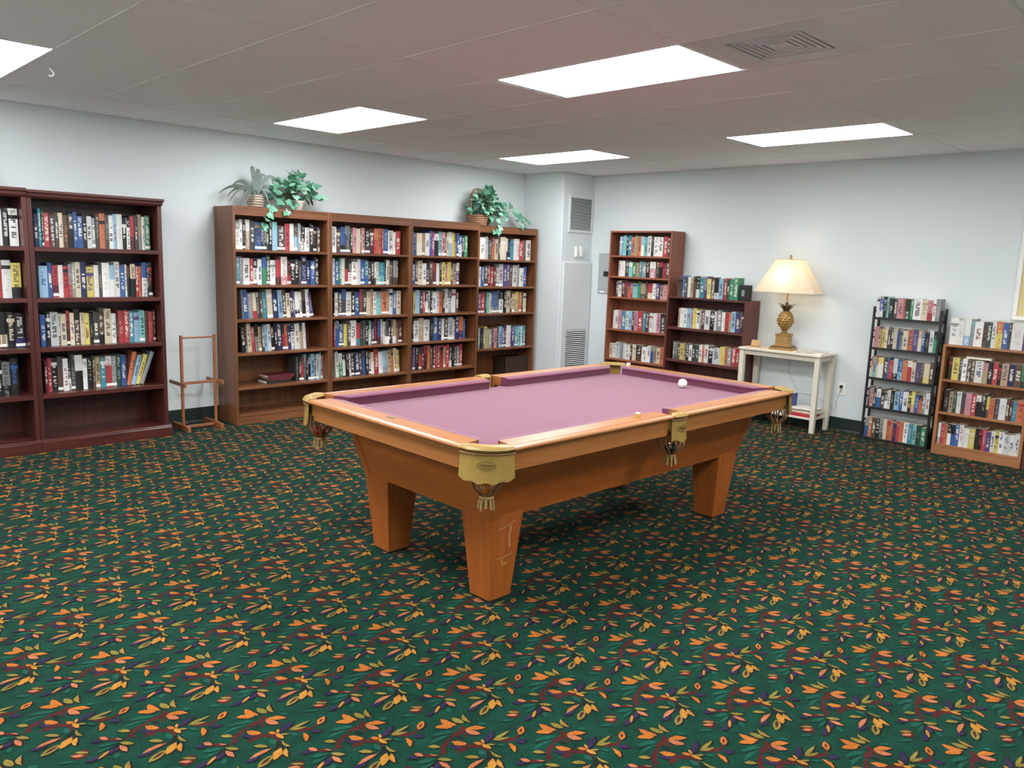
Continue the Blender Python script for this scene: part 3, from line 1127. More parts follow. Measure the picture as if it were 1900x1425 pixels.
def book_data(t, d, h, main, sec, hard, r, sticker):
    """vertices, faces and per-face colours of one book. x thickness, y depth (spine at y=0), z up"""
    V_, F_, CB, CT, UVs = [], [], [], [], []
    cm = mute(BC[main][0])
    jit = r.uniform(0.85, 1.15)
    cm = tuple(min(1, v * jit) for v in cm[:3])
    cs = mute(BC[sec][0]) if sec else cm
    if sec:
        tcol = mute(BC[sec][0])
    else:
        tcol = lin('e9e3d2')[:3] if main in DARKS else lin(r.choice(['26222a', '3a2a2a', '7a2430', '243a66', '26222a']))[:3]
    page = lin('ddd2ba')[:3]
    # spine bands: (z0, z1, base colour, text amount)
    style = r.random()
    z = [0.0]
    bands = []
    def band(z1, col, txt):
        bands.append((z[0], z1, col, txt))
        z[0] = z1
    if sticker:
        band(0.010, cm, 0)
        band(0.030, lin('e9e7e0')[:3], 0)
    if sec and style < 0.55:
        cut = h * r.choice((0.3, 0.38, 0.55, 0.62, 0.7))
        band(cut, cm if style < 0.28 else cs, 0.0 if r.random() < .5 else 0.8)
        top = cs if style < 0.28 else cm
        tc2 = 1.0
        band(h * 0.92, top, tc2 * (0.0 if r.random() < .35 else 0.8))
        band(h, top, 0)
    else:
        a = h * r.uniform(0.16, 0.3)
        b2 = h * r.uniform(0.66, 0.8)
        band(max(a, z[0] + 0.01), cm, 0)
        band(b2, cm, r.choice((0.25, 0.9, 1.0, 1.0)))
        if sec and style < 0.8:
            band(b2 + h * 0.1, cs, 0)
        band(h * 0.95, cm, 0 if r.random() < 0.5 else 0.7)
        band(h, cm, 0)
    nx = 4
    bulge = 0.0045 if hard else 0.0008
    seed = r.random()
    for (z0, z1, col, txt) in bands:
        for k in range(nx):
            b0 = len(V_)
            for (kk, zz) in ((k, z0), (k + 1, z0), (k + 1, z1), (k, z1)):
                x = t * kk / nx
                y = bulge * ((2 * kk / nx - 1) ** 2)
                V_.append((x, y, zz))
                UVs.append((kk / nx, zz + seed * 3))
            F_.append((b0, b0 + 1, b0 + 2, b0 + 3))
            CB.append(col)
            tc_ = tcol
            if sum(abs(tc_[i] - col[i]) for i in range(3)) < 0.15:
                tc_ = cm if sum(abs(cm[i] - col[i]) for i in range(3)) > 0.2 else ((0.02, 0.02, 0.02) if sum(col) > 0.9 else (0.75, 0.72, 0.65))
            CT.append(tc_ + (txt,))

    def quad(p, col):
        b0 = len(V_)
        V_.extend(p)
        UVs.extend([(0, 0)] * 4)
        F_.append((b0, b0 + 1, b0 + 2, b0 + 3))
        CB.append(col)
        CT.append((0, 0, 0, 0))
    ct = 0.0025 if hard else 0.0006
    lip = 0.003 if hard else 0.0
    y0 = bulge
    for x0, x1 in ((0, ct), (t - ct, t)):
        quad([(x0, y0, 0), (x0, d, 0), (x0, d, h), (x0, y0, h)][::-1], cm)
        quad([(x1, y0, 0), (x1, d, 0), (x1, d, h), (x1, y0, h)], cm)
        quad([(x0, y0, h), (x1, y0, h), (x1, d, h), (x0, d, h)], cm)
        quad([(x0, y0, 0), (x0, d, 0), (x1, d, 0), (x1, y0, 0)], cm)
        quad([(x0, d, 0), (x0, d, h), (x1, d, h), (x1, d, 0)], cm)
    # spine inner cap
    quad([(0, 0.0, h), (t, 0.0, h), (t, y0 + 0.001, h), (0, y0 + 0.001, h)], cm)
    # page block
    zt_, zb_ = h - lip, lip
    quad([(ct, y0, zt_), (t - ct, y0, zt_), (t - ct, d - lip, zt_), (ct, d - lip, zt_)], page)
    quad([(ct, y0, zb_), (ct, d - lip, zb_), (t - ct, d - lip, zb_), (t - ct, y0, zb_)], page)
    quad([(ct, d - lip, zb_), (ct, d - lip, zt_), (t - ct, d - lip, zt_), (t - ct, d - lip, zb_)], page)
    return V_, F_, CB, CT, UVs


def book_mesh(name, data):
    V_, F_, CB, CT, UVs = data
    me = bpy.data.meshes.new(name)
    me.from_pydata(V_, [], F_)
    n = len(F_)
    c1 = np.ones((n, 4, 4), np.float32)
    c1[:, :, :3] = np.array(CB, np.float32)[:, None, :]
    c2 = np.repeat(np.array(CT, np.float32)[:, None, :], 4, axis=1)
    a = me.attributes.new('Col', 'FLOAT_COLOR', 'CORNER')
    a.data.foreach_set('color', c1.ravel())
    a = me.attributes.new('Txt', 'FLOAT_COLOR', 'CORNER')
    a.data.foreach_set('color', c2.ravel())
    u = me.uv_layers.new(name='UVMap')
    u.data.foreach_set('uv', np.array(UVs, np.float32).ravel())
    me.materials.append(M['book'])
    me.update()
    return me


ORD = ['top', 'second', 'third', 'fourth', 'fifth', 'sixth']
NUM = ['', 'first', 'second', 'third', 'fourth', 'fifth', 'sixth', 'seventh', 'eighth', 'ninth', 'tenth', 'eleventh', 'twelfth', 'thirteenth', 'fourteenth',
       'fifteenth', 'sixteenth', 'seventeenth', 'eighteenth', 'nineteenth', 'twentieth', 'twenty-first', 'twenty-second', 'twenty-third', 'twenty-fourth',
       'twenty-fifth', 'twenty-sixth', 'twenty-seventh', 'twenty-eighth', 'twenty-ninth', 'thirtieth', 'thirty-first', 'thirty-second']
BOOKS = []      # collected first, the 300 largest of each kind become objects


def along_from_px(wall, plane, z, px):
    lo, hi = (-1.0, 7.1) if wall == 'A' else (-1.0, 6.5)
    for _ in range(50):
        mid = (lo + hi) / 2
        p = (mid, plane, z) if wall == 'A' else (plane, mid, z)
        x = project(p)[0]
        if wall == 'A':
            if x < px: lo = mid
            else: hi = mid
        else:
            if x > px: lo = mid
            else: hi = mid
    return (lo + hi) / 2


def book_row(wall, plane, z, px0, px1, row, hmean, kind, case, shelf, endname, lim, depth=0.15, hv=0.016, maxh=0.3, tilt=0.0, sticker=0.0):
    """wall A: books run along +x with spines to -y; wall B: along -y with spines to -x. lim = inner limits along the wall"""
    r = random.Random(hash((case, shelf)) % 9999 if False else sum(ord(ch) for ch in case) * 31 + shelf * 7)
    toks = parse(row)
    a0 = along_from_px(wall, plane, z, px0)
    a1 = along_from_px(wall, plane, z, px1)
    if wall == 'A':
        a0, a1 = max(a0, lim[0] + 0.003), min(a1, lim[1] - 0.003)
        span = a1 - a0
    else:
        a0, a1 = min(a0, lim[1] - 0.003), max(a1, lim[0] + 0.003)
        span = a0 - a1
    ws = [w * r.uniform(0.85, 1.15) for (_, _, w, _) in toks]
    # leaning books need extra run
    extra = 0.0
    ang = []
    for i, (_, _, _, ln) in enumerate(toks):
        if ln > 0: ang.append(0.20 + 0.05 * sum(1 for t in toks[:i] if t[3]))
        elif ln < 0: ang.append(-0.16)
        else: ang.append(tilt)
    nl = sum(1 for t in toks if t[3] > 0)
    tail = 0.0
    if nl: tail = hmean * math.sin(max(ang))
    elif tilt > 0: tail = hmean * math.sin(tilt)
    head = hmean * math.sin(-min(ang)) if min(ang) < 0 else 0
    scale = (span - tail - head) / sum(ws)
    pos = head
    n = len(toks)
    for i, (mc, sc_, w, ln) in enumerate(toks):
        t = ws[i] * scale
        h = min(maxh, hmean + r.uniform(-hv, hv))
        dd = depth + r.uniform(-0.008, 0.008)
        th = ang[i]
        tt = max(0.006, t * math.cos(th) * 0.985)
        data = book_data(tt, dd, h, mc, sc_, kind == 'hardcover_book', r, r.random() < sticker)
        setb = r.uniform(0, 0.012)
        # resting corner: leaning right pivots about the lower right edge
        if wall == 'A':
            base = Vector((a0 + pos, plane + setb, z))
        else:
            base = Vector((plane + setb, a0 - pos, z))
        rz = 0 if wall == 'A' else -math.pi / 2
        if th >= 0:
            lift = tt * math.sin(th)
        else:
            lift = 0.0
        R = Matrix.Rotation(rz, 4, 'Z') @ Matrix.Rotation(th, 4, 'Y')
        base.z += lift
        Mx = Matrix.Translation(base) @ R
        pos += t / max(0.8, math.cos(th)) if False else t
        p0 = project(base)
        p1 = project(Mx @ Vector((tt, 0, h)))
        area = abs(p1[0] - p0[0]) * abs(p1[1] - p0[1])
        inview = -5 < p1[0] and p0[0] < 1905
        nl_ = BC[toks[i - 1][0]][1] if i else None
        nr_ = BC[toks[i + 1][0]][1] if i + 1 < n else None
        BOOKS.append(dict(data=data, M=Mx, area=area if inview else -1, kind=kind, col=BC[mc][1], sec=BC[sc_][1] if sc_ else None, left=nl_, right=nr_,
                          case=case, shelf=shelf, i=i, n=n, end=endname, lean=ln))


def flush_books():
    seen = {}
    names = {}
    for kind, stuff_label in (('hardcover_book', 'rows of assorted hardcover books filling the upper brown bookcase shelves'), ('paperback_book', 'rows of assorted paperbacks')):
        L = [b_ for b_ in BOOKS if b_['kind'] == kind]
        L.sort(key=lambda b_: -b_['area'])
        single, rest = L[:300], [b_ for b_ in L[300:]]
        noun = 'hardcover' if kind == 'hardcover_book' else 'paperback'
        cand = {}
        for b_ in single:
            sec = (' with ' + b_['sec']) if b_['sec'] else ''
            shelf = ('top' if b_['shelf'] == 0 else ORD[b_['shelf']] + ' shelf')
            if b_['left'] and b_['right']: nb = 'between %s and %s' % (b_['left'], b_['right'])
            else: nb = 'end of row beside %s' % (b_['left'] or b_['right'])
            if b_['shelf'] == -1:
                shelf = 'lying row'
            shelf = 'top shelf' if shelf == 'top' else shelf
            if b_['case'].endswith('!'):
                pass
            b_['lab'] = '%s%s%s %s, %s, %s, %s' % ('leaning ' if b_['lean'] else '', b_['col'], sec, noun, nb, shelf, b_['case'])
            if len(b_['lab'].split()) > 16: b_['lab'] = b_['lab'].replace('leaning ', '')
            if len(b_['lab'].split()) > 16: b_['lab'] = b_['lab'].replace(sec, '')
            cand.setdefault(b_['lab'], []).append(b_)
        for k, bl in cand.items():
            if len(bl) > 1:
                for b_ in bl:
                    fromleft = b_['i'] + 1
                    shelf = 'top shelf' if b_['shelf'] == 0 else ORD[b_['shelf']] + ' shelf'
                    b_['lab'] = '%s %s, %s from the %s end, %s, %s' % (b_['col'], noun, NUM[fromleft], b_['end'], shelf, b_['case'])
        for b_ in single:
            me = book_mesh(kind, b_['data'])
            o = bpy.data.objects.new(kind, me)
            COL.objects.link(o)
            o.matrix_world = b_['M']
            tag(o, b_['lab'], 'book', '%s on the shelves of the %s' % ('hardcovers' if kind == 'hardcover_book' else 'paperbacks', b_['case']))
        if rest:
            V_, F_, CB, CT, UVs = [], [], [], [], []
            for b_ in rest:
                v, f, cb_, ct_, uv_ = b_['data']
                o_ = len(V_)
                V_ += [tuple(b_['M'] @ Vector(q)) for q in v]
                F_ += [tuple(o_ + q for q in ff) for ff in f]
                CB += cb_
                CT += ct_
                UVs += uv_
            o = bpy.data.objects.new('book_rows', book_mesh('book_rows', (V_, F_, CB, CT, UVs)))
            COL.objects.link(o)
            tag(o, stuff_label, 'books', kind='stuff')


# ------------------------------------------------------------------ bookcases
def bookcase(name, label, wall, a0, a1, front, back, height, shelves, woodset, th=0.024, shelf_th=0.022, header=0.0, crown=None, plinth=None, kick=0.07, group=None, free=(1, 1)):
    """carcass between a0..a1 along the wall; shelves = list of top surfaces, the last one is the bottom board"""
    if wall == 'A':
        loc = ((a0 + a1) / 2, (front + back) / 2, 0)
        rz = 0
    else:
        loc = ((front + back) / 2, (a0 + a1) / 2, 0)
        rz = -math.pi / 2
    t = empty(name, loc, rz)
    tag(t, label, 'bookcase', group)
    hw = (a1 - a0) / 2
    f, b_ = -(back - front) / 2, (back - front) / 2
    topz = height - (crown[0] if crown else 0)
    MB().bbox((-hw, f, 0), (-hw + th, b_, topz), 0.0015).build('side_panel', woodset['Z'], t)
    MB().bbox((hw - th, f, 0), (hw, b_, topz), 0.0015).build('side_panel', woodset['Z'], t)
    MB().box((-hw + th, b_ - 0.008, 0.01), (hw - th, b_ - 0.001, topz - 0.0005)).build('back_panel', woodset['Z'], t)
    if crown:
        ch, ov = crown
        rings = []
        prof = [(0.0, topz), (ov * 0.45, topz + ch * 0.25), (ov * 0.55, topz + ch * 0.55), (ov, topz + ch * 0.7), (ov, height)]
        for o_, z in prof:
            rings.append([(-hw - o_ * free[0], f - o_, z), (hw + o_ * free[1], f - o_, z), (hw + o_ * free[1], b_, z), (-hw - o_ * free[0], b_, z)])
        MB().loft(rings).build('crown', woodset['X'], t)
    else:
        MB().bbox((-hw + th, f + (0.002 if header else 0), height - 0.018), (hw - th, b_ - 0.008, height), 0.001).build('top_panel', woodset['X'], t)
        if header:
            MB().bbox((-hw + th, f + 0.001, height - 0.018 - header), (hw - th, f + 0.02, height - 0.0185), 0.001).build('header_rail', woodset['X'], t)
    for s in shelves:
        MB().bbox((-hw + th, f + 0.002, s - shelf_th), (hw - th, b_ - 0.008, s), 0.0015).build('shelf', woodset['X'], t)
    if plinth:
        ph, ov = plinth
        rings = []
        for o_, z in ((ov, 0), (ov, ph * 0.80), (ov * 0.75, ph * 0.86), (ov * 0.8, ph * 0.92), (ov * 0.4, ph)):
            rings.append([(-hw - o_ * free[0], f - o_, z), (hw + o_ * free[1], f - o_, z), (hw + o_ * free[1], f + 0.012, z), (-hw - o_ * free[0], f + 0.012, z)])
        MB().loft(rings).build('plinth', woodset['X'], t)
    else:
        MB().bbox((-hw + th, f + 0.004, 0), (hw - th, f + 0.02, shelves[-1] - shelf_th - 0.001), 0.001).build('kick_board', woodset['X'], t)
    return t


GAP = 0.004
# -- cherry pair
CH_S = [1.438, 1.087, 0.741, 0.410, 0.090]
CHF = 6.165
bookcase('bookcase', 'dark cherry bookcase with crown moulding beside the small wooden stand', 'A', 1.487, 2.376, CHF, YA - 0.012, 1.819, CH_S, M['cherry'], 0.029, 0.03, crown=(0.055, 0.018), plinth=(0.09, 0.020), group='cherry bookcases', free=(0, 1))
bookcase('bookcase', 'dark cherry bookcase with a plant on top, joined to its twin', 'A', 0.596, 1.485, CHF, YA - 0.012, 1.826, CH_S, M['cherry'], 0.029, 0.03, crown=(0.06, 0.018), plinth=(0.09, 0.020), group='cherry bookcases', free=(1, 0))
CI = (1.516, 2.347)
cs = CHF + 0.085
E1 = 'cherry bookcase by the stand'
for k, (z, p0, p1, row) in enumerate([
    (1.438, 64.4, 280.4, 'N3 T2 F1 R3 Hd3 D2 C3 Ho3 Dk3 B2 B3 K2 W3 G2 D2 Ok3 D2 W3 L2 W4 Kw3 Wk2 Kr3 D2 Gi3 W2 E3'),
    (1.087, 74.8, 285, 'Lb4 B3 Rm3 Wk3 Rk3 Gr2 G2 C3 N3 Yu4 Wc3 D2 W4 Wl3 W3 Bw3 W1 Hk2 Kc3 R2 O2 Bw3 K1 Kr3'),
    (0.741, 77.6, 291.3, 'B3 Kw2 S4 Kw1 C3 Kr2 C2 Kh3 C2 Y3 K2 D3 Kh3 C4 W3 K1 R3 R3 T3 Lu3 A3 Hk2 Ro3 K2'),
    (0.410, 85.7, 289, 'M2 Rw2 Kw3 Hd3 W3 Kw2 D2 Wk4 W3 Kw3 H2 I3 Tw3 Rw4 G3 F3 B3 /O3 /L3 /Y3 /Gk3')]):
    book_row('A', cs, z, p0, p1, row, 0.240, 'hardcover_book', E1, k, 'twin-bookcase', CI, 0.16, 0.022, 0.29, 0.0, 0.2)
for k, (z, p1, row) in enumerate([(1.438, 37, 'D3 B3 Wk3 H3 R3 Kw3 C3 N3 K3 Wk3 Wr3 W4 Kw3 Wk4'), (1.087, 42, 'G3 W3 F3 Kc3 B3 M3 W3 D3 Kr3 Ck3 Oc3 Rk3 Wk4 Ky4'), (0.741, 50, 'R3 C3 D3 W3 T3 K3 H3 Wb3 Rw3 Kc3 Kc4 Nk4'), (0.410, 37, 'B3 W3 K3 M3 C3 Ky3 Kw3 Gk3 Kb3')]):
    book_row('A', cs, z, p1 - 14 * len(row.split()), p1, row, 0.240, 'hardcover_book', 'other cherry bookcase', k, 'outer', (0.63, 1.456), 0.16, 0.017, 0.29, 0.0, 0.2)

# -- brown wall units
BR_S = [1.466, 1.176, 0.889, 0.606, 0.317, 0.084]
BRF = 6.199
bt = 0.0235
bookcase('bookcase', 'brown wood bookcase with a strap-leaf plant and an ivy on top', 'A', 2.950, 3.852, BRF, YA - 0.008, 1.815, BR_S, M['brown'], bt, 0.021, header=0.055, group='brown bookcases')
bookcase('bookcase', 'brown wood bookcase with bare top, next to the one carrying two plants', 'A', 3.854, 4.756, BRF, YA - 0.008, 1.815, BR_S, M['brown'], bt, 0.021, header=0.055, group='brown bookcases')
bookcase('bookcase', 'brown wood bookcase with bare top, next to the shallow one under the ivy basket', 'A', 4.758, 5.660, BRF, YA - 0.008, 1.815, BR_S, M['brown'], bt, 0.021, header=0.055, group='brown bookcases')
B4F = 6.252
B4_S = [1.447, 1.155, 0.864, 0.477, 0.084]
bookcase('bookcase', 'brown wood bookcase set back from its neighbours, under the ivy basket by the corner', 'A', 5.663, 6.598, B4F, YA - 0.008, 1.803, B4_S, M['brown'], bt, 0.021, header=0.055, group='brown bookcases')
bs = BRF + 0.062
ROWS_A = [
    ('first brown bookcase', (2.974, 3.828), bs, [
        (1.466, 437.8, 595.3, 'Wg3 Wb2 K2 Wi3 D3 Bi4 Kg3 F2 K2 La4 Dw5 Rk3 Cw3 Lh3 G2 Wk3 W3 Kw3 Ki3 Hd3'),
        (1.176, 439.3, 592.6, 'T2 G3 W4 R2 Kw3 W3 Be3 F3 Wg4 Kr4 Pw5 Rk3 Kw3 K3 D2 Nk4 N3 Bw3 Dk3'),
        (0.889, 442.7, 583.6, 'Gh1 B4 G3 Cr3 D3 H2 T4 Cw4 N4 L4 H3 C3 Nw2 U2 Wk4 W2 Hk3 W3 \\U3'),
        (0.606, 447, 570, 'Kh3 Kh2 C3 R3 Kg3 I3 D2 L3 S3 Hk3 K2 N5 Kr2 Ro3 N3 Wk4 W4 Ki3 W3'),
        (0.317, 551, 610, 'D3 K2 Rh3 Gd3 K2 Gk3 L4 K2 W3 Aw2 P3')]),
    ('second brown bookcase', (3.878, 4.732), bs, [
        (1.466, 615.8, 744, 'W4 Hc3 Bk4 Dg4 K2 P3 C4 K1 P3 Dk4 Mw4 Ro3 O4 R1 B4 W5 W2 R4'),
        (1.176, 619, 740, 'W2 B4 E2 Wd3 Kr3 Kw3 W5 Wp3 B4 Bt4 D3 K3 Dw2 W3 At5 K2 W4 Hi3 Dg4 H2'),
        (0.889, 620.4, 744.6, 'K1 W3 D3 Bd3 W5 K3 B4 Hr3 D3 C4 I2 W3 Ag4 O4 I2 Wk3 B3 C4'),
        (0.606, 620.4, 747.4, 'R1 Gb3 B4 Yk3 D3 W5 Rt3 F2 D3 K3 Ew3 N2 Mr3 Mb3 G3 W3 K2 K3 D2 Wi3 Ki3 M4'),
        (0.317, 623, 743, 'W3 Ew3 Kw3 Kw3 W2 Hd3 N4 H3 Bd3 K3 H2 Wc4 R4 W4 Lg4 I4 Ok2 C3 Y3')]),
    ('third brown bookcase', (4.782, 5.636), bs, [
        (1.466, 765.6, 869, 'P1 B2 Cw4 I3 W3 B2 V2 Wk3 A2 P3 D1 C2 Lw3 Y2 Ih2 B2 Wb3 K2 E3'),
        (1.176, 765.6, 852.8, 'B3 M2 C4 W4 Kw2 H4 Rm3 W3 K2 Y3 P2 Y3 D2 I4 Uw3'),
        (0.889, 767.7, 852, 'Y2 L4 D3 R2 Kw3 W3 K2 W4 S3 O4 K2 W3 Ds4 Wr5 D3'),
        (0.606, 766, 864, 'K1 W4 Ci4 W6 K3 Bw4 N3 W3 K3 Sd4 W2 N3 On5 B2'),
        (0.317, 766, 857.5, 'Up3 K3 Dr3 M3 Kr3 O3 H3 K2 R3 K2 Rk4 I2 R3 Kw3 K3 D3 Gw3 R3')]),
    ('corner brown bookcase', (5.687, 6.574), B4F + 0.05, [
        (1.447, 890.7, 985, 'W5 Sd3 D3 Or3 C3 D2 Cw5 Uw2 K2 Tb3 W3 W2 R4 O1 D2 W4'),
        (1.155, 889, 977, 'W2 B3 Dh3 M2 R3 M2 G3 S4 U3 U3 H3 W4 G2 W4 Bt3'),
        (0.864, 888.4, 976, 'U3 R3 F2 A3 C2 Gb5 D2 Wk4 K3 C4 H2 C3 Yi4 Oc3 H2 Cu3'),
        (0.477, 887, 974.8, 'G2 K3 G2 Yk2 I2 G3 H2 P3 H2 L3 B3 M2 W4 H1 U3 T3 A4 W2 T3')]),
]
for case, lim, pl, rows in ROWS_A:
    for k, (z, p0, p1, row) in enumerate(rows):
        book_row('A', pl, z, p0, p1, row, 0.228, 'hardcover_book', case, k, 'stand-side' if case[0] == 'f' else 'cherry-side', lim, 0.155, 0.020, 0.262,
                 -0.06 if (case[0] == 's' and k == 4) or (case[0] == 'f' and k in (2, 3)) else 0.0, 0.35)

# flat stack on the fifth shelf of the first brown bookcase
def flat_book(name, lo, hi, cover, label, group, spine_front=True):
    t = empty(name, ((lo[0] + hi[0]) / 2, (lo[1] + hi[1]) / 2, lo[2]))
    tag(t, label, 'book', group)
    hx, hy, h = (hi[0] - lo[0]) / 2, (hi[1] - lo[1]) / 2, hi[2] - lo[2]
    mb = MB()
    mb.bbox((-hx, -hy, 0), (hx, hy, 0.003), 0.0008).bbox((-hx, -hy, h - 0.003), (hx, hy, h), 0.0008)
    mb.bbox((-hx, -hy, 0.003), (hx, -hy + 0.003, h - 0.003), 0.0005)
    mb.build('cover', cover, t)
    MB().box((-hx + 0.002, -hy + 0.003, 0.003), (hx - 0.004, hy - 0.004, h - 0.003)).build('page_block', M['page'], t)
    return t


sx0 = along_from_px('A', 6.26, 0.33, 495)
zs = 0.317
for q, (w, hgt, mt, lab, dx) in enumerate([(0.235, 0.028, M['stack_black'], 'black hardcover lying at the bottom of the flat pile, first brown bookcase', 0.0),
                                          (0.215, 0.020, M['stack_dark'], 'dark red hardcover lying in the middle of the flat pile, first brown bookcase', 0.03),
                                          (0.255, 0.026, M['stack_dark'], 'dark red hardcover lying uppermost on the flat pile, first brown bookcase', 0.012)]):
    flat_book('hardcover_book', (sx0 + dx, 6.262, zs), (sx0 + dx + w, 6.262 + 0.165, zs + hgt), mt, lab, 'flat pile of books')
    zs += hgt

# small white card leaning in the second brown bookcase
p = along_from_px('A', bs - 0.02, 0.61, 713)
mb = MB().bbox((0, 0, 0), (0.052, 0.012, 0.075), 0.002)
mb.bbox((0.040, 0.001, 0.045), (0.066, 0.010, 0.068), 0.003)
o = mb.build('bookend_card', M['paper'], None, loc=(p, bs - 0.032, 0.606))
tag(o, 'small white card standing before the books, fourth shelf of second brown bookcase', 'card')
# dark bin at the foot of the corner bookcase
bx0, bx1 = at((938, 667), y=6.30).x, at((985, 680), y=6.30).x
t = empty('dark_cuboid', ((bx0 + bx1) / 2, 6.40, 0.084))  # open-topped dark brown cuboid with a thin rim
tag(t, 'dark brown bin on the bottom shelf of the corner brown bookcase', 'bin')
hw = (bx1 - bx0) / 2
mb = MB().box((-hw, -0.09, 0), (hw, 0.09, 0.008)).box((-hw, -0.09, 0), (-hw + 0.006, 0.09, 0.27)).box((hw - 0.006, -0.09, 0), (hw, 0.09, 0.27)).box((-hw, -0.09, 0), (hw, -0.084, 0.27)).box((-hw, 0.084, 0), (hw, 0.09, 0.27))
mb.build('body', M['bin'], t)
ring_mesh(MB(), hw + 0.003, 0.093, 0.009, 0.262, 0.274).build('rim', M['bin'], t)

# -- right wall: tall red-brown bookcase
TLF = 6.932
TL_S = [1.538, 1.313, 1.090, 0.736, 0.408, 0.08]
bookcase('bookcase', 'tall narrow red-brown bookcase standing beside the grey electrical panel', 'B', 4.672, 5.478, TLF, XB - 0.02, 1.801, TL_S, M['redbrown'], 0.019, 0.019)
DKF = 6.900
DK_S = [0.826, 0.493, 0.07]
bookcase('bookcase', 'low dark mahogany bookcase with a row of books on its top', 'B', 3.764, 4.666, DKF, XB - 0.02, 1.138, DK_S, M['dark'], 0.022, 0.024)
OKF = 6.954
OK_S = [0.618, 0.350, 0.083]
bookcase('bookcase', 'low medium-oak bookcase with upright books on top, beside the black rack', 'B', 1.388, 2.028, OKF, XB - 0.008, 0.903, OK_S, M['oaklow'], 0.022, 0.018)
bookcase('bookcase', 'dark low bookcase standing past the low oak bookcase', 'B', 0.60, 1.382, 6.96, XB - 0.02, 0.76, [0.42, 0.07], M['dark'], 0.022, 0.022)


def rowsB(case, plane, lim, rows, end, depth=0.11):
    for k, (z, p0, p1, row, hm) in enumerate(rows):
        book_row('B', plane, z, p0, p1, row, hm, 'paperback_book', case, k, end, lim, depth, 0.012, 0.28, 0.0, 0.0)


rowsB('tall red-brown bookcase', TLF + 0.055, (4.692, 5.458), [
    (1.538, 1148.8, 1245.5, 'Lw3 A3 K2 T3 O3 I3 O3 Lw3 A3 W3 K2 W4 W4 R4 H2 W2', 0.207),
    (1.313, 1146.8, 1241.4, 'W2 Wp4 D3 Aw3 E3 I3 T2 G3 K3 Wp4 H3 Kr3 Rm3 D3', 0.166),
    (1.090, 1141.7, 1240.4, 'D2 Wu3 M3 Hr3 Ou3 R2 Ab4 Ed3 Hi4 D2 Cr4 W3 U3 I3 P3 W2', 0.166),
    (0.736, 1135.6, 1232.3, 'Wc2 Wd3 P3 T4 W2 L3 K2 P3 R4 T3 D3 Wr3 Ws3 P3 Kd4', 0.205),
    (0.408, 1126.5, 1229.2, 'C3 W3 S4 Gi4 W2 Wd5 H2 Ci4 Kh5 W5 W3 Bg3 I3 C3 O3', 0.170)], 'electrical-panel')
rowsB('dark mahogany bookcase', DKF + 0.05, (3.787, 4.643), [
    (1.138, 1256.3, 1368, 'Hk4 Bl2 D2 W3 I3 Hk3 Wk3 T4 Ug3 Yb3 Hd3 Kw4 L4 R3 F3 E3 E4', 0.205),
    (0.826, 1256.3, 1381, 'I2 W3 W3 L4 P2 Y3 Wk3 G2 M3 W5 Kw4 W2 G4 W3 Ro3 Oi2 L4 U4 H2 Kw3', 0.196),
    (0.493, 1247.4, 1373, 'G1 Gd3 H2 Y4 I2 K2 W3 F3 D3 W3 O2 W3 Kw4 S5 Yo4 O2 G3 R3 R2 Y2', 0.172),
    (0.070, 1262, 1350, 'Wd3 I3 D3 O3 Wk3 I3 Dw3 O2 W3 G3', 0.215)], 'tall-bookcase')
rowsB('black rack', 7.024 + 0.014, (2.102, 2.614), [
    (1.075, 1620, 1743.9, 'Wk2 Wb3 Kg3 A2 K3 D3 P4 O2 Kd4 E3 W6 Ci4 Rp4 Wr2 G4', 0.172),
    (0.814, 1613.7, 1739.4, 'P4 I3 Y3 C2 D3 K2 C4 Bk2 Gd3 C4 O4 U4 Ci3 B3 K3 W4 Ek3', 0.170),
    (0.553, 1611.4, 1735, 'Oc2 A3 Rc2 Wy4 D4 B1 R3 Ks4 Bl4 Oi5 Rw4 C3 U3 H3 Yc4 H3', 0.172),
    (0.294, 1604.7, 1726, 'D2 P3 F3 Bw4 Hk4 Dw3 W3 K3 L4 B3 W5 Ky3 Yp3 Bl4 Ok3 G3 W4', 0.168),
    (0.022, 1601, 1719, 'Bg4 Oc3 H4 Kd4 Dg4 Cy3 Or3 Oi2 Nr3 Ro3 O4 W4 T4 A4 F4 E4', 0.168)], 'console-side', 0.105)
rowsB('low oak bookcase', OKF + 0.03, (1.412, 2.004), [
    (0.903, 1751.8, 1912, 'Wg6 W4 Lw5 Ga3 W6 Hk3 F3 W3 Yo4 B4 Dh2 W7 U3 W3', 0.205),
    (0.618, 1756.8, 1903, 'Kr2 Y4 Dk2 W3 Kh3 H2 W5 Pi3 K3 R3 Kr2 I4 N3 H4 Ek3', 0.170),
    (0.350, 1748, 1900, 'K3 I3 F2 W3 Hd3 P4 R3 Kw3 K3 Hy2 Or3 D3 W4 H2 M2 T3 Or4', 0.170),
    (0.083, 1732.8, 1888, 'Wg2 R3 O3 Wk3 Bk3 B3 Wr3 W4 Yc4 Ki3 Kr3 Rp3 U3 W3 Yk3 W4 S4 W3 W4', 0.168)], 'rack-side', 0.12)
flush_books()

# black boxed set at the end of the row on the dark bookcase
by = at((1378, 550), x=6.93).y
t = empty('boxed_set', (6.965, by, 1.138), -math.pi / 2)
tag(t, 'black boxed set standing at the end of the books on dark bookcase', 'box')
MB().bbox((-0.036, -0.035, 0), (0.036, 0.075, 0.150), 0.002).build('case', M['black'], t)
MB().bbox((-0.014, -0.0362, 0.045), (0.016, -0.035, 0.105), 0.0003).build('cover_picture', M['print_grey'], t)
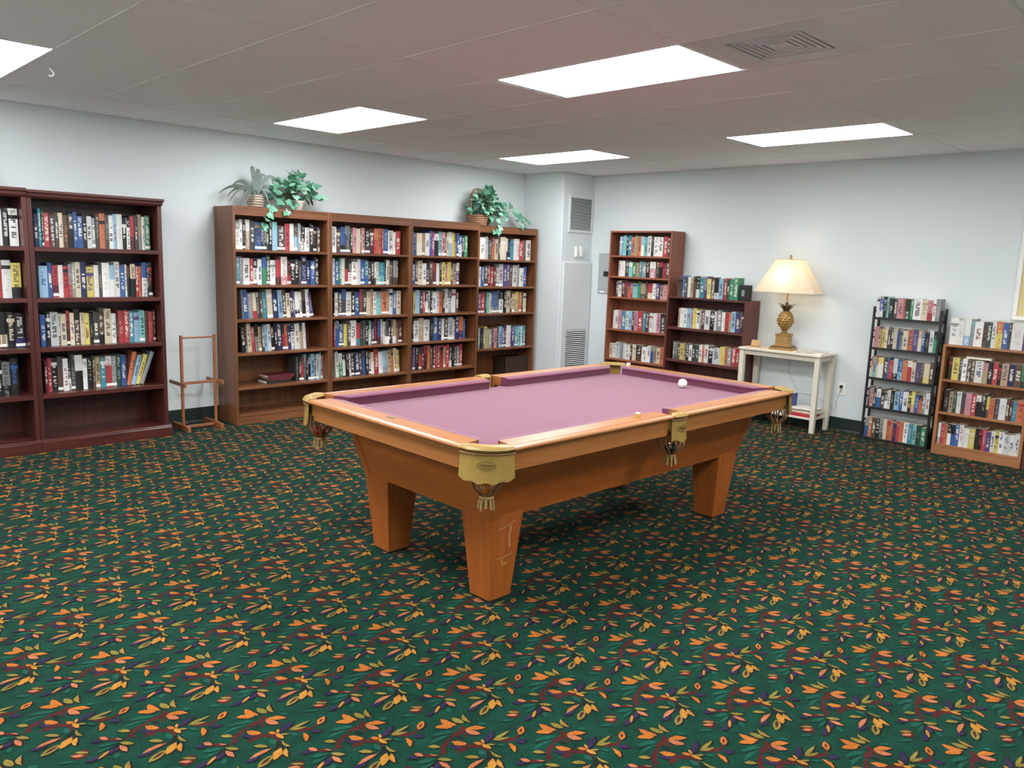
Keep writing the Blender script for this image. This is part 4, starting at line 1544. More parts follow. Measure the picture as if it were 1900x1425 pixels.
# flat paperback on the second row of the low oak bookcase
p = at((1815, 663), x=6.985)
o = MB().bbox((-0.055, -0.09, 0), (0.055, 0.09, 0.016), 0.0015).build('paperback_book', M['page'], None, loc=(7.06, p.y, 0.618 + 0.1815))
tag(o, 'cream paperback lying flat across upright books in low oak bookcase', 'book')

# ------------------------------------------------------------------ black rack
RF, RB_, RY0, RY1 = 7.024, 7.168, 2.082, 2.634
t = empty('book_rack', ((RF + RB_) / 2, (RY0 + RY1) / 2, 0), -math.pi / 2)
tag(t, 'narrow black folding book rack packed with paperbacks beside the low oak bookcase', 'rack')
hw, hd = (RY1 - RY0) / 2, (RB_ - RF) / 2
for s in (-1, 1):
    x0 = s * hw - (0.017 if s > 0 else 0)
    MB().bbox((x0, -hd, 0), (x0 + 0.017, -hd + 0.022, 1.165), 0.002).build('post', M['black_metal'], t)
    MB().bbox((x0, hd - 0.022, 0), (x0 + 0.017, hd, 1.175), 0.002).build('post', M['black_metal'], t)
    for z in (0.10, 0.16, 0.37, 0.43, 0.63, 0.69, 0.89, 0.95, 1.12):
        MB().bbox((x0 + 0.004, -hd + 0.022, z), (x0 + 0.013, hd - 0.022, z + 0.016), 0.001).build('side_rail', M['black_metal'], t)
for z in (1.075, 0.814, 0.553, 0.294, 0.022):
    MB().bbox((-hw + 0.017, -hd + 0.002, z - 0.02), (hw - 0.017, hd - 0.002, z), 0.0015).build('shelf', M['black_metal'], t)

# ------------------------------------------------------------------ console table and what is on it
CX0, CX1, CY0, CY1, CZ = 6.800, 7.150, 2.955, 3.760, 0.712
t = empty('console_table', ((CX0 + CX1) / 2, (CY0 + CY1) / 2, 0), -math.pi / 2)
tag(t, 'narrow cream painted console table carrying the pineapple lamp', 'table')
hw, hd = (CY1 - CY0) / 2, (CX1 - CX0) / 2
MB().bbox((-hw, -hd, CZ - 0.022), (hw, hd, CZ), 0.004).build('table_top', M['cream_paint'], t)
for sx in (-1, 1):
    for sy in (-1, 1):
        rings = []
        cx, cy = sx * (hw - 0.034), sy * (hd - 0.034)
        for z, w in ((0, 0.019), (0.10, 0.0205), (CZ - 0.022, 0.0225)):
            rings.append([(cx - w, cy - w, z), (cx + w, cy - w, z), (cx + w, cy + w, z), (cx - w, cy + w, z)])
        MB().loft(rings).build('leg', M['cream_paint'], t)
for s in (-1, 1):
    MB().bbox((-hw + 0.05, s * (hd - 0.034) - 0.009, CZ - 0.066), (hw - 0.05, s * (hd - 0.034) + 0.009, CZ - 0.0225), 0.002).build('apron', M['cream_paint'], t)
    MB().bbox((s * (hw - 0.034) - 0.009, -hd + 0.05, CZ - 0.066), (s * (hw - 0.034) + 0.009, hd - 0.05, CZ - 0.0225), 0.002).build('apron', M['cream_paint'], t)
MB().bbox((-hw + 0.030, -hd + 0.030, 0.116), (hw - 0.030, hd - 0.030, 0.136), 0.003).build('lower_shelf', M['cream_paint'], t)

# pineapple lamp
LX, LY = 6.985, 3.402
lamp = empty('table_lamp', (LX, LY, CZ), -math.pi / 2)
tag(lamp, 'lit antique gold pineapple lamp with wide cream shade on the console table', 'lamp')


def sq_rings(prof):
    rings = []
    for w, z in prof:
        e = w * 0.12
        rings.append([(-w + e, -w, z), (w - e, -w, z), (w, -w + e, z), (w, w - e, z), (w - e, w, z), (-w + e, w, z), (-w, w - e, z), (-w, -w + e, z)])
    return rings


RZ45 = Matrix.Rotation(math.radians(12), 4, 'Z')
MB().loft(sq_rings([(0.108, 0), (0.108, 0.016), (0.098, 0.020)])).xf(RZ45).build('foot', M['gold'], lamp)
MB().loft(sq_rings([(0.096, 0.020), (0.094, 0.030), (0.082, 0.036)])).xf(RZ45).build('base_step', M['gold_dark'], lamp)
MB().loft(sq_rings([(0.080, 0.036), (0.068, 0.046), (0.062, 0.052), (0.062, 0.128), (0.068, 0.134), (0.068, 0.146), (0.05, 0.152)])).xf(RZ45).build('pedestal', M['gold'], lamp)
MB().lathe([(0.030, 0.150), (0.032, 0.158), (0.022, 0.166), (0.022, 0.176), (0.034, 0.184)], 20).build('neck', M['gold'], lamp, True)
# fruit with diamond bosses
mb = MB()
n, mrows = 20, 22
prof = []
for k in range(mrows + 1):
    s = k / mrows
    ph = math.pi * (0.06 + 0.86 * s)
    prof.append((0.070 * math.sin(ph) ** 0.85, 0.184 + 0.176 * s))
mb.lathe(prof, n)
mb.build('fruit', M['gold'], lamp, True)
bm_ = MB()
for k in range(7):
    zc = 0.204 + 0.0225 * k
    s = (zc - 0.184) / 0.176
    rr = 0.070 * math.sin(math.pi * (0.06 + 0.86 * s)) ** 0.85
    cnt = 11
    for q in range(cnt):
        a = 2 * math.pi * (q + 0.5 * (k % 2)) / cnt
        d = Vector((math.cos(a), math.sin(a), 0))
        tg = Vector((-math.sin(a), math.cos(a), 0))
        c0 = d * rr + Vector((0, 0, zc))
        hx = rr * math.pi / cnt * 0.92
        bm_.add([c0 + tg * hx, c0 + Vector((0, 0, 0.019)), c0 - tg * hx, c0 - Vector((0, 0, 0.019)), c0 + d * 0.009], [(0, 1, 4), (1, 2, 4), (2, 3, 4), (3, 0, 4)])
bm_.build('boss_pattern', M['gold'], lamp)['kind'] = 'stuff'
# leaf crown
for k in range(14):
    lay = k % 2
    a = 2 * math.pi * k / 14 + 0.2
    ln = 0.085 if lay else 0.118
    d = Vector((math.cos(a), math.sin(a), 0))
    tg = Vector((-math.sin(a), math.cos(a), 0))
    base = d * 0.018 + Vector((0, 0, 0.345))
    rings = []
    for s in np.linspace(0, 1, 6):
        out = 0.014 * s + (0.062 if lay else 0.088) * s ** 2.0
        up_ = ln * (s - 0.28 * s ** 3)
        w = 0.016 * (1 - s) ** 0.6 + 0.0008
        c0 = base + d * out + Vector((0, 0, up_))
        th_ = 0.0022
        rings.append([c0 - tg * w, c0 - d * th_, c0 + tg * w, c0 + d * th_])
    MB().loft(rings).build('crown_leaf', M['gold_dark'], lamp, True)
MB().lathe([(0.026, 0.335), (0.028, 0.36), (0.02, 0.40), (0.012, 0.44)], 14).build('crown_core', M['gold_dark'], lamp, True)
MB().lathe([(0.009, 0.43), (0.009, 0.545), (0.014, 0.55), (0.014, 0.60)], 12).build('stem', M['tan_wood'], lamp, True)
MB().lathe([(0.0035, 0.60), (0.0035, 0.845)], 8).build('harp_rod', M['gold'], lamp, True)
MB().lathe([(0.004, 0.836), (0.012, 0.842), (0.007, 0.850), (0.014, 0.862), (0.004, 0.874)], 12).build('finial', M['gold'], lamp, True)
# oblong panelled shade (thin cloth)


def shade_ring(hx, hy, c, z):
    return [(-hx + c, -hy, z), (hx - c, -hy, z), (hx, -hy + c, z), (hx, hy - c, z), (hx - c, hy, z), (-hx + c, hy, z), (-hx, hy - c, z), (-hx, -hy + c, z)]


rings = []
for s in np.linspace(0, 1, 9):
    z = 0.530 + 0.302 * s
    q = 1 - s - 0.03 * math.sin(math.pi * s)
    rings.append(shade_ring(0.118 + 0.180 * q, 0.085 + 0.090 * q, 0.030 + 0.045 * q, z))
inner = [[Vector((x * 0.992, y * 0.990, z)) for x, y, z in r_] for r_ in rings]
mb = MB()
mb.loft(rings + inner[::-1] + [rings[0]], True, False)
SHR = Matrix.Rotation(math.radians(0), 4, 'Z')
mb.xf(SHR).build('shade', M['shade'], lamp)
for zz, rg in ((0.530, rings[0]), (0.832, rings[-1])):
    MB().tube([Vector(p) for p in rg] + [Vector(rg[0])], 0.0035, 6).xf(SHR).build('shade_trim', M['cream_paint'], lamp)
sp_ = MB()
for a in range(4):
    ca, sa = math.cos(a * math.pi / 2), math.sin(a * math.pi / 2)
    e = 0.117 if a % 2 == 0 else 0.084
    sp_.tube([(0, 0, 0.838), (e * ca, e * sa, 0.832)], 0.0018, 5)
sp_.build('shade_spider', M['gold'], lamp)
MB().lathe([(0.012, 0.60), (0.028, 0.64), (0.030, 0.66), (0.020, 0.69), (0.004, 0.70)], 14).build('bulb', M['white_plastic'], lamp, True)
ld = bpy.data.lights.new('lamp_bulb_light', 'POINT')
ld.energy = BULB_WATT
ld.color = (1.0, 0.85, 0.68)
ld.shadow_soft_size = 0.06
lo_ = bpy.data.objects.new('bulb_light', ld)
COL.objects.link(lo_)
lo_.parent = lamp
lo_.location = (0.0, -0.042, 0.67)

# small easel card, papers, books on the console
p = at((1404, 639), x=6.93)
t = empty('desk_plaque', (6.905, p.y, CZ), math.radians(-75))
tag(t, 'small tan wooden plaque leaning back on the console table', 'plaque')
MB().bbox((-0.045, -0.02, 0), (0.045, 0.02, 0.010), 0.002).build('foot', M['tan_wood'], t)
mb = MB().bbox((-0.042, -0.004, 0), (0.042, 0.004, 0.062), 0.002)
mb.xf(Matrix.Translation((0, 0.0, 0.012)) @ Matrix.Rotation(math.radians(-28), 4, 'X'))
mb.build('board', M['tan_wood'], t)


def sheet(name, c, w, d, h, rz, mat, label, cat, grp=None):
    mb = MB().bbox((-w / 2, -d / 2, 0), (w / 2, d / 2, h), 0.001)
    o = mb.build(name, mat, None, loc=c)
    o.rotation_euler = (0, 0, rz)
    return tag(o, label, cat, grp)


sheet('notebook', (6.90, 3.135, CZ), 0.12, 0.17, 0.012, 0.5, M['magazine'], 'grey booklet lying at an angle beside the lamp', 'booklet')
sheet('magazine', (7.00, 3.055, CZ), 0.21, 0.16, 0.007, -0.1, M['paper'], 'white magazine lying flat at the corner of the console table', 'magazine')
sheet('magazine', (7.02, 3.06, CZ + 0.007), 0.18, 0.13, 0.006, 0.25, M['magazine'], 'printed magazine on top of the white magazine', 'magazine')
sheet('magazine', (6.885, 3.01, CZ), 0.10, 0.075, 0.006, 0.1, M['paper'], 'small white leaflet at the front corner of the console table', 'leaflet')
zz = 0.136
sheet('magazine', (6.93, 3.115, zz), 0.19, 0.215, 0.030, 0.04, M['red_cover'], 'thick red book at the bottom of the pile under the console table', 'book', 'pile under the console')
sheet('magazine', (6.96, 3.10, zz + 0.030), 0.20, 0.225, 0.030, -0.08, M['page'], 'cream catalogue in the pile under the console table', 'catalogue', 'pile under the console')
sheet('magazine', (6.95, 3.12, zz + 0.060), 0.22, 0.20, 0.008, 0.12, M['magazine'], 'grey printed magazine in the pile under the console table', 'magazine', 'pile under the console')
sheet('magazine', (6.94, 3.105, zz + 0.068), 0.20, 0.22, 0.006, -0.18, M['paper'], 'white newsletter uppermost in the pile under the console table', 'newsletter', 'pile under the console')
sheet('magazine', (7.03, 3.02, zz + 0.0), 0.06, 0.10, 0.028, 0.0, M['tan_wood'], 'tan boxed book behind the pile under the console table', 'book', 'pile under the console') if False else None
t = empty('paperback_book', (6.93, 3.252, zz), -math.pi / 2)
tag(t, 'thick blue and white paperback standing upright on the console lower shelf', 'book')
MB().bbox((-0.026, -0.055, 0), (0.026, 0.075, 0.188), 0.0015).build('cover', M['blue_cover'], t)
MB().box((-0.023, -0.05, 0.1881), (0.023, 0.074, 0.1886)).build('page_top', M['page'], t)
MB().box((-0.024, -0.0556, 0.10), (0.0, -0.0551, 0.165)).box((0.004, -0.0556, 0.03), (0.022, -0.0551, 0.06)).build('spine_print', M['paper'], t)
MB().box((0.003, -0.0556, 0.10), (0.021, -0.0551, 0.155)).build('spine_block', CARPET['y'], t)

# ------------------------------------------------------------------ wall fittings
def on_wall_B(px):
    return at(px, x=XB)


oc = on_wall_B((1562, 721.5))
t = empty('wall_outlet', (XB - 0.0005, oc.y, oc.z), -math.pi / 2)
tag(t, 'white duplex wall outlet with a plugged-in cord beside the console table', 'outlet')
MB().bbox((-0.036, -0.006, -0.058), (0.036, 0, 0.058), 0.003).build('cover_plate', M['white_plastic'], t)
for z in (0.022, -0.022):
    MB().lathe([(0.016, 0), (0.016, 0.002)], 16).xf(Matrix.Translation((0, -0.006, z)) @ Matrix.Rotation(math.radians(90), 4, 'X')).build('socket', M['cream_paint'], t)
    MB().box((-0.008, -0.0085, z - 0.004), (-0.006, -0.0079, z + 0.006)).box((0.006, -0.0085, z - 0.004), (0.008, -0.0079, z + 0.006)).build('slot', M['black'], t)
t2 = empty('lamp_cord', (XB, oc.y, oc.z))
tag(t2, 'thin grey lamp cord with dark plug running from the wall outlet', 'cord')
MB().bbox((-0.036, -0.011, 0.010), (-0.0088, 0.011, 0.036), 0.004).build('plug', M['black'], t2)
pts = [Vector((-0.022, 0, 0.010))]
for q in [(1554, 738), (1550, 749), (1552, 755), (1548, 762), (1540, 755), (1524, 742), (1505, 733), (1480, 728), (1463, 690)]:
    w = at(q, x=XB - 0.007)
    pts.append(Vector((-0.007, w.y - oc.y, w.z - oc.z)))
pts.append(Vector((-0.007, LY - oc.y, CZ + 0.02 - oc.z)))
MB().tube(pts, 0.0022, 5).build('wire', M['grey_metal'], t2, True)

# return grille, thermostats and closet door panel on the chase face
def chase(px):
    return at(px, y=PY)


t = empty('air_grille', (0.5 * (6.757 + 7.176), PY, 1.985))
tag(t, 'white louvred return air grille high on the corner chase', 'air vent')
hx, hz = 0.2095, 0.207
mb = MB()
for lo, hi in (((-hx, -0.012, -hz), (hx, 0, -hz + 0.028)), ((-hx, -0.012, hz - 0.028), (hx, 0, hz)), ((-hx, -0.012, -hz + 0.028), (-hx + 0.028, 0, hz - 0.028)), ((hx - 0.028, -0.012, -hz + 0.028), (hx, 0, hz - 0.028))):
    mb.bbox(lo, hi, 0.002)
mb.build('frame', M['white_metal'], t)
MB().box((-hx + 0.028, -0.0022, -hz + 0.028), (hx - 0.028, -0.0008, hz - 0.028)).build('duct_shade_sheet', M['painted_shade'], t)  # flat dark sheet, paints the shade behind the slats
nsl = 20
sl = MB()
rot = [(-0.006, 0.0), (-0.0105, -0.0085)]
sl.add([(-hx + 0.028, -0.0035, 0.0035), (hx - 0.028, -0.0035, 0.0035), (hx - 0.028, -0.011, -0.0035), (-hx + 0.028, -0.011, -0.0035),
        (-hx + 0.028, -0.0035, 0.0050), (hx - 0.028, -0.0035, 0.0050), (hx - 0.028, -0.011, -0.0020), (-hx + 0.028, -0.011, -0.0020)],
       [(0, 1, 2, 3), (7, 6, 5, 4), (0, 4, 5, 1), (3, 2, 6, 7), (0, 3, 7, 4), (1, 5, 6, 2)])
slm = sl.mesh('slat', M['white_metal'])
for k in range(nsl):
    link_mesh('slat', slm, t, (0, 0, -hz + 0.028 + (2 * hz - 0.056) * (k + 0.5) / nsl))

for px, lab, w, h_ in (((1067.8, 467), 'narrow white thermostat closer to the brown bookcases', 0.038, 0.122), ((1077.2, 467), 'wider white thermostat closer to the electrical panel', 0.056, 0.118)):
    c0 = chase(px)
    t = empty('thermostat', (c0.x, PY, c0.z))
    tag(t, lab + ', below the grille', 'thermostat')
    MB().bbox((-w / 2, -0.026, -h_ / 2), (w / 2, 0, h_ / 2), 0.005).build('body', M['white_plastic'], t)
    MB().bbox((-w / 2 + 0.008, -0.029, -h_ / 2 + 0.012), (w / 2 - 0.014, -0.0255, h_ / 2 - 0.03), 0.002).build('cover', M['white_plastic'], t)
    MB().bbox((w / 2 - 0.006, -0.030, -0.01), (w / 2 - 0.002, -0.0255, 0.012), 0.001).build('lever', M['grey_metal'], t)

DX0, DX1, DZ = 6.690, 7.172, 1.447
t = empty('closet_panel', ((DX0 + DX1) / 2, PY, 0.0))
tag(t, 'tall white access panel with a louvred vent on the corner chase', 'access panel')
hw = (DX1 - DX0) / 2
MB().bbox((-hw, -0.028, 0.03), (hw, -0.0005, DZ), 0.005).build('panel', M['white_metal'], t)
gx0, gx1, gz0, gz1 = 6.772 - (DX0 + DX1) / 2, 7.120 - (DX0 + DX1) / 2, 0.17, 0.676
MB().box((gx0, -0.0295, gz0), (gx1, -0.0279, gz1)).build('vent_shade_sheet', M['painted_shade'], t)  # dark sheet on the solid panel, painted shade between the slats
slm2 = MB().add([(gx0 - 0.004, -0.029, 0.005), (gx1 + 0.004, -0.029, 0.005), (gx1 + 0.004, -0.036, -0.004), (gx0 - 0.004, -0.036, -0.004),
                 (gx0 - 0.004, -0.029, 0.0065), (gx1 + 0.004, -0.029, 0.0065), (gx1 + 0.004, -0.036, -0.0025), (gx0 - 0.004, -0.036, -0.0025)],
                [(0, 1, 2, 3), (7, 6, 5, 4), (0, 4, 5, 1), (3, 2, 6, 7), (0, 3, 7, 4), (1, 5, 6, 2)]).mesh('slat', M['white_metal'])
ns = 22
for k in range(ns):
    link_mesh('slat', slm2, t, (0, 0, gz0 + (gz1 - gz0) * (k + 0.5) / ns))
for z in (0.10, DZ - 0.03):
    for x in (-hw + 0.02, hw - 0.02):
        MB().lathe([(0.005, 0), (0.004, 0.002)], 8).xf(Matrix.Translation((x, -0.028, z)) @ Matrix.Rotation(math.radians(90), 4, 'X')).build('screw', M['grey_metal'], t)

# electrical panel on the right wall, half behind the tall bookcase
t = empty('electrical_panel', (XB, 5.635, 1.332), -math.pi / 2)
tag(t, 'grey metal electrical panel on the wall, partly hidden by the tall bookcase', 'electrical panel')
MB().bbox((-0.185, -0.012, -0.228), (0.185, -0.0005, 0.228), 0.003).build('cover', M['grey_metal'], t)
MB().bbox((-0.15, -0.017, -0.18), (0.15, -0.0118, 0.19), 0.002).build('door', M['grey_metal'], t)
MB().bbox((-0.10, -0.024, -0.035), (-0.03, -0.0168, 0.025), 0.003).build('latch', M['black'], t)
MB().bbox((-0.15, -0.0135, -0.222), (-0.08, -0.0118, -0.200), 0.0005).build('label_plate', M['white_plastic'], t)

# framed picture running out of frame on the right wall
pf = at((1877, 593.5), x=XB)
t = empty('framed_picture', (XB - 0.0005, pf.y - 0.36, pf.z), -math.pi / 2)
tag(t, 'white framed yellow print on the wall above the low oak bookcase', 'picture')
for lo, hi in (((-0.36, -0.022, 0), (0.36, 0, 0.034)), ((-0.36, -0.022, 0.886), (0.36, 0, 0.92)), ((-0.36, -0.022, 0.034), (-0.326, 0, 0.886)), ((0.326, -0.022, 0.034), (0.36, 0, 0.886))):
    MB().bbox(lo, hi, 0.004).build('frame_rail', M['white_plastic'], t)
MB().box((-0.326, -0.008, 0.034), (0.326, -0.004, 0.886)).build('print', M['picture'], t)

# ------------------------------------------------------------------ wooden stand between the bookcases
SX0, SX1, SYC = 2.540, 2.812, 6.290
t = empty('valet_stand', ((SX0 + SX1) / 2, SYC, 0))
tag(t, 'small empty wooden stand with two uprights between cherry and brown bookcases', 'stand')
hw = (SX1 - SX0) / 2
for s in (-1, 1):
    MB().bbox((s * hw - 0.011, -0.011, 0.034), (s * hw + 0.011, 0.011, 0.772), 0.004).build('upright', M['stand']['Z'], t)
    rings = []
    for y, z0, z1 in ((-0.115, 0.0, 0.036), (-0.112, 0.0, 0.040), (0, 0.0, 0.040), (0.200, 0.0, 0.040), (0.204, 0.0, 0.034)):
        rings.append([(s * hw - 0.012, y, z0), (s * hw + 0.012, y, z0), (s * hw + 0.012, y, z1), (s * hw - 0.012, y, z1)])
    MB().loft(rings).build('foot', M['stand']['Y'], t)
    xo = s * (hw + 0.0185)
    MB().bbox((xo - 0.0075, -0.115, 0.365), (xo + 0.0075, 0.200, 0.393), 0.003).build('arm', M['stand']['Y'], t)
    for y in (-0.10, -0.068):
        MB().bbox((xo - 0.007, y - 0.006, 0.3925), (xo + 0.007, y + 0.006, 0.402), 0.002).build('peg_block', M['stand']['Y'], t)
MB().tube([(-hw + 0.008, 0, 0.752), (hw - 0.008, 0, 0.752)], 0.0075, 10).build('top_dowel', M['stand']['X'], t, True)
MB().bbox((-hw + 0.010, -0.006, 0.372), (hw - 0.010, 0.006, 0.394), 0.002).build('cross_rail', M['stand']['X'], t)
MB().bbox((-hw + 0.011, -0.008, 0.012), (hw - 0.011, 0.008, 0.034), 0.002).build('bottom_rail', M['stand']['X'], t)

# ------------------------------------------------------------------ plants
def leaf_mesh(name, mat, w=0.5, lobes=True):
    """ivy leaf in the xy plane, stalk at the origin, tip at +y, unit length"""
    if lobes:
        pts = [(0, 0), (0.20, -0.10), (0.42, 0.05), (0.40, 0.25), (0.52, 0.42), (0.30, 0.52), (0.22, 0.72), (0, 1.0)]
    else:
        pts = [(0, 0), (0.2, 0.08), (0.36, 0.3), (0.34, 0.55), (0.18, 0.8), (0, 1.0)]
    out = pts + [(-x, y) for x, y in pts[1:-1][::-1]]
    mid = [(0, y) for _, y in pts]
    mb = MB()
    vs, fs = [], []
    n = len(pts)
    for x, y in pts: vs.append((x * w / 0.5, y, 0.10 * abs(x) + 0.12 * y * (1 - y) - 0.10 * y * y))
    for x, y in pts: vs.append((-x * w / 0.5, y, 0.10 * abs(x) + 0.12 * y * (1 - y) - 0.10 * y * y))
    for x, y in mid: vs.append((0, y, 0.12 * y * (1 - y) - 0.10 * y * y - 0.03))
    for i in range(n - 1):
        fs.append((2 * n + i, i, i + 1, 2 * n + i + 1))
        fs.append((2 * n + i, 2 * n + i + 1, n + i + 1, n + i))
    mb.add(vs, fs)
    me = mb.mesh(name, mat, False, False)
    return me


ivy_meshes = [leaf_mesh('ivy_leaf', M['ivy']), leaf_mesh('ivy_leaf', M['ivy2']), leaf_mesh('ivy_leaf', M['ivy'], 0.42, False)]


def place_leaf(parent, pos, direction, normal_up, size, k):
    d = direction.normalized()
    n = (normal_up - d * normal_up.dot(d))
    n = n.normalized() if n.length > 1e-4 else d.orthogonal().normalized()
    x = d.cross(n)
    Mx = Matrix((x, d, n)).transposed().to_4x4()
    Mx.translation = pos
    o = bpy.data.objects.new('leaf', ivy_meshes[k])
    COL.objects.link(o)
    o.parent = parent
    o.matrix_local = Mx @ Matrix.Scale(size, 4)
    return o


def ivy(parent, center, rad, count, r, bias=Vector((0, 0, 0)), vines=(), ymin=None, ymax=None, zmin=0.0, size=(0.045, 0.07)):
    """dome of leaves round center (parent space) plus trailing vines (lists of points)"""
    stems = MB()
    for k in range(count):
        u = r.random()
        a = r.uniform(0, 2 * math.pi)
        el = math.asin(min(1, 0.02 + 0.98 * u))
        d = Vector((math.cos(a) * math.cos(el), math.sin(a) * math.cos(el), math.sin(el)))
        p = center + Vector((d.x * rad[0], d.y * rad[1], d.z * rad[2])) * r.uniform(0.72, 1.0) + bias * r.random()
        if ymax is not None: p.y = min(p.y, ymax - 0.02)
        if ymin is not None: p.y = max(p.y, ymin)
        p.z = max(p.z, zmin)
        tip = (d * 0.8 + Vector((r.uniform(-.6, .6), r.uniform(-.6, .2), r.uniform(-.9, .1)))).normalized()
        if ymax is not None and p.y + tip.y * 0.07 > ymax: tip.y = -abs(tip.y)
        if p.z + tip.z * 0.07 < zmin: tip.z = abs(tip.z) * 0.3
        nrm = (d + Vector((r.uniform(-.4, .4), -0.6 + r.uniform(-.4, .4), 0.5)))
        place_leaf(parent, p, tip, nrm, r.uniform(*size), r.choice((0, 0, 1, 1, 2)))
        if k % 2 == 0:
            stems.tube([center + Vector((d.x * 0.02, d.y * 0.02, -rad[2] * 0.5)), center + (p - center) * 0.5 + Vector((0, 0, 0.02)), p], 0.0016, 4)
    for path in vines:
        path = [Vector(q) for q in path]
        stems.tube(path, 0.0018, 4)
        for i in range(len(path) - 1):
            for s in (0.25, 0.7):
                p = path[i].lerp(path[i + 1], s)
                tip = Vector((r.uniform(-1, 1), -0.5, r.uniform(-1.0, -0.1)))
                place_leaf(parent, p + Vector((0, -0.004, 0)), tip, Vector((r.uniform(-.3, .3), -1, 0.5)), r.uniform(*size), r.choice((0, 0, 1)))
    stems.build('stems', M['stem'], parent)['kind'] = 'stuff'


TOPZ = 1.815
r = random.Random(11)
# strap-leaf plant in a wicker basket
c1 = at((474, 376), y=6.36)
t = empty('potted_plant', (c1.x, 6.36, TOPZ))
tag(t, 'strap-leaf plant with long arching grey-green blades in a wicker basket', 'plant')
mb = MB().lathe([(0.045, 0), (0.060, 0.03), (0.066, 0.07), (0.060, 0.105), (0.052, 0.105), (0.05, 0.06)], 18)
for z in (0.015, 0.035, 0.055, 0.075, 0.095):
    rr = 0.055 + 0.012 * math.sin(z * 25)
    mb.tube([(rr * math.cos(a) * 1.03, rr * math.sin(a) * 1.03, z) for a in np.linspace(0, 2 * math.pi, 19)], 0.007, 5)
mb.build('basket', M['wicker_pale'], t, True)
blades = [(-0.30, 0.04, 0.10, .17), (-0.26, -0.06, 0.03, .17), (-0.22, 0.06, 0.08, .17), (-0.17, -0.08, -0.02, .17), (-0.12, -0.06, 0.01, .15), (-0.03, 0.02, 0.30, .30),
          (0.04, -0.02, 0.26, .30), (0.13, 0.02, 0.22, .27), (0.22, -0.03, 0.19, .27), (0.17, -0.1, 0.03, .17), (0.08, -0.1, 0.02, .17), (-0.06, -0.1, 0.02, .14), (-0.2, 0.03, 0.16, .2), (0.26, 0.03, 0.20, .27), (0.10, 0.05, 0.14, .22)]
for bx, by_, bz, hgt in blades:
    rings = []
    p0, p2 = Vector((bx * 0.06, by_ * 0.1, 0.09)), Vector((bx, by_, bz))
    p1 = Vector((bx * 0.45, by_ * 0.5, hgt * 1.45))
    side = Vector((bx, by_, 0)).cross(Vector((0, 0, 1)))
    side = side.normalized() if side.length > 1e-4 else Vector((1, 0, 0))
    side = (side + Vector((0, 0.2, 0.5))).normalized()
    for s in np.linspace(0, 1, 9):
        q = p0 * (1 - s) ** 2 + p1 * 2 * s * (1 - s) + p2 * s * s
        w = 0.017 * (math.sin(math.pi * min(1, 0.12 + 0.86 * s)) ** 0.7) + 0.0008
        tg = (p1 - p0) * (2 * (1 - s)) + (p2 - p1) * (2 * s)
        sd = tg.normalized().cross(Vector((0, 1, 0)))
        sd = (sd * 0.75 + Vector((0, 0.55, 0))).normalized()
        rings.append([q - sd * w, q + Vector((0, -0.0012, 0.0012)), q + sd * w, q - Vector((0, -0.0012, 0.0012))])
    MB().loft(rings).build('leaf', M['strap'], t, True)
# ivy in a pale pot
c2 = at((546, 388), y=6.34)
t = empty('potted_plant', (c2.x, 6.34, TOPZ))
tag(t, 'bushy green ivy in a pale pot beside the strap-leaf plant', 'plant')
MB().lathe([(0.055, 0), (0.075, 0.03), (0.085, 0.07), (0.09, 0.078), (0.088, 0.085), (0.078, 0.08)], 20).build('pot', M['pot'], t, True)
fy = BRF - 0.022 - 6.34


def tl(px, y):
    q = at(px, y=y)
    return (q.x - c2.x, q.y - 6.34, q.z - TOPZ)


v1 = [(-0.05, -0.06, 0.09), tl((503, 378), 6.24), tl((499, 392), BRF - 0.018), tl((491, 410), BRF - 0.02), tl((490, 430), BRF - 0.02)]
v2 = [(0.0, -0.06, 0.09), tl((535, 386), 6.22), tl((530, 398), BRF - 0.018)]
v3 = [(0.08, 0, 0.12), tl((575, 362), 6.34), tl((588, 364), 6.32), tl((596, 368), 6.30)]
ivy(t, Vector((0.0, 0.0, 0.10)), (0.215, 0.14, 0.215), 135, r, vines=(v1, v2, v3), ymax=0.19, zmin=0.03, size=(0.05, 0.08))
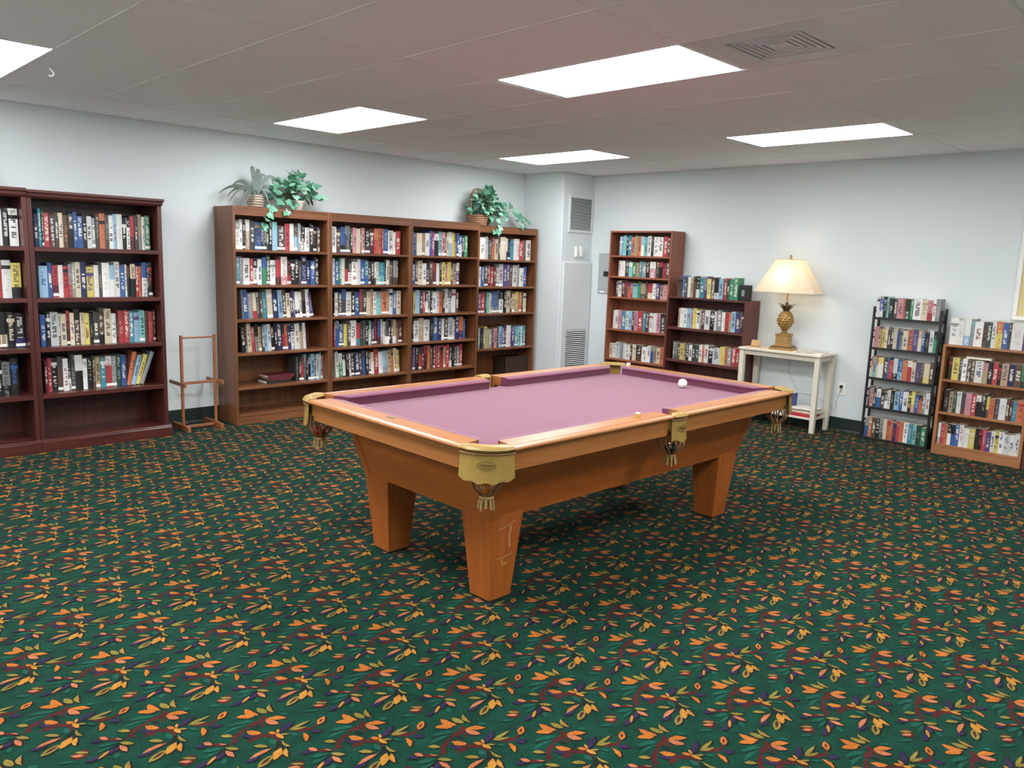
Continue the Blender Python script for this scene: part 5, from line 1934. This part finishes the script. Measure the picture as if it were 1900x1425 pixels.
# ivy basket on the corner bookcase
c3 = at((912, 412), y=6.38)
t = empty('potted_plant', (c3.x, 6.38, 1.815))
t.location = (5.800, 6.40, 1.803)
c3 = Vector((5.800, 6.40, 1.803))
tag(t, 'ivy spilling from a handled wicker basket on the corner brown bookcase', 'plant')
mb = MB().lathe([(0.085, 0), (0.10, 0.02), (0.112, 0.07), (0.118, 0.105), (0.108, 0.105), (0.10, 0.06)], 20)
for z in (0.012, 0.034, 0.056, 0.078, 0.1):
    rr = 0.092 + 0.26 * z
    mb.tube([(rr * math.cos(a), rr * math.sin(a), z) for a in np.linspace(0, 2 * math.pi, 21)], 0.008, 5)
bk = mb.build('basket', M['wicker'], t, True)
mb = MB()
for off in (-0.012, 0.012):
    mb.tube([(0.113 * math.cos(a) - 0.02 * math.sin(a), off, 0.10 + 0.285 * math.sin(a)) for a in np.linspace(math.pi, 0, 17)], 0.006, 6)
mb.build('handle', M['wicker'], t, True)


def tl3(px, y):
    q = at(px, y=y)
    return (q.x - c3.x, q.y - c3.y, q.z - c3.z)


v1 = [(0.06, -0.08, 0.11), tl3((930, 410), 6.27), tl3((928, 425), B4F - 0.02), tl3((914, 430), B4F - 0.02)]
v2 = [(0.10, -0.04, 0.14), tl3((950, 392), 6.36), tl3((963, 402), 6.33), tl3((972, 412), 6.30), tl3((975, 424), B4F - 0.02)]
v3 = [(0.10, -0.04, 0.14), tl3((955, 405), 6.33), tl3((968, 425), B4F - 0.02)]
v4 = [(0.10, 0.0, 0.2), tl3((945, 375), 6.38), tl3((958, 396), 6.36), tl3((974, 404), 6.34), tl3((981, 412), 6.33)]
ivy(t, Vector((0.11, -0.02, 0.13)), (0.22, 0.13, 0.26), 165, r, vines=(v1, v2, v3, v4), ymax=0.13, zmin=0.04, size=(0.055, 0.085))
# plant on the other cherry bookcase, only its tips reach the picture
t = empty('potted_plant', (1.17, 6.36, 1.826))
tag(t, 'green ivy standing on the other cherry bookcase, next to the hook above', 'plant')
MB().lathe([(0.06, 0), (0.08, 0.03), (0.09, 0.09), (0.095, 0.1), (0.085, 0.1)], 18).build('pot', M['pot'], t, True)
ivy(t, Vector((0.0, 0.0, 0.13)), (0.19, 0.13, 0.16), 36, r, ymax=0.17, zmin=0.06, size=(0.05, 0.08))
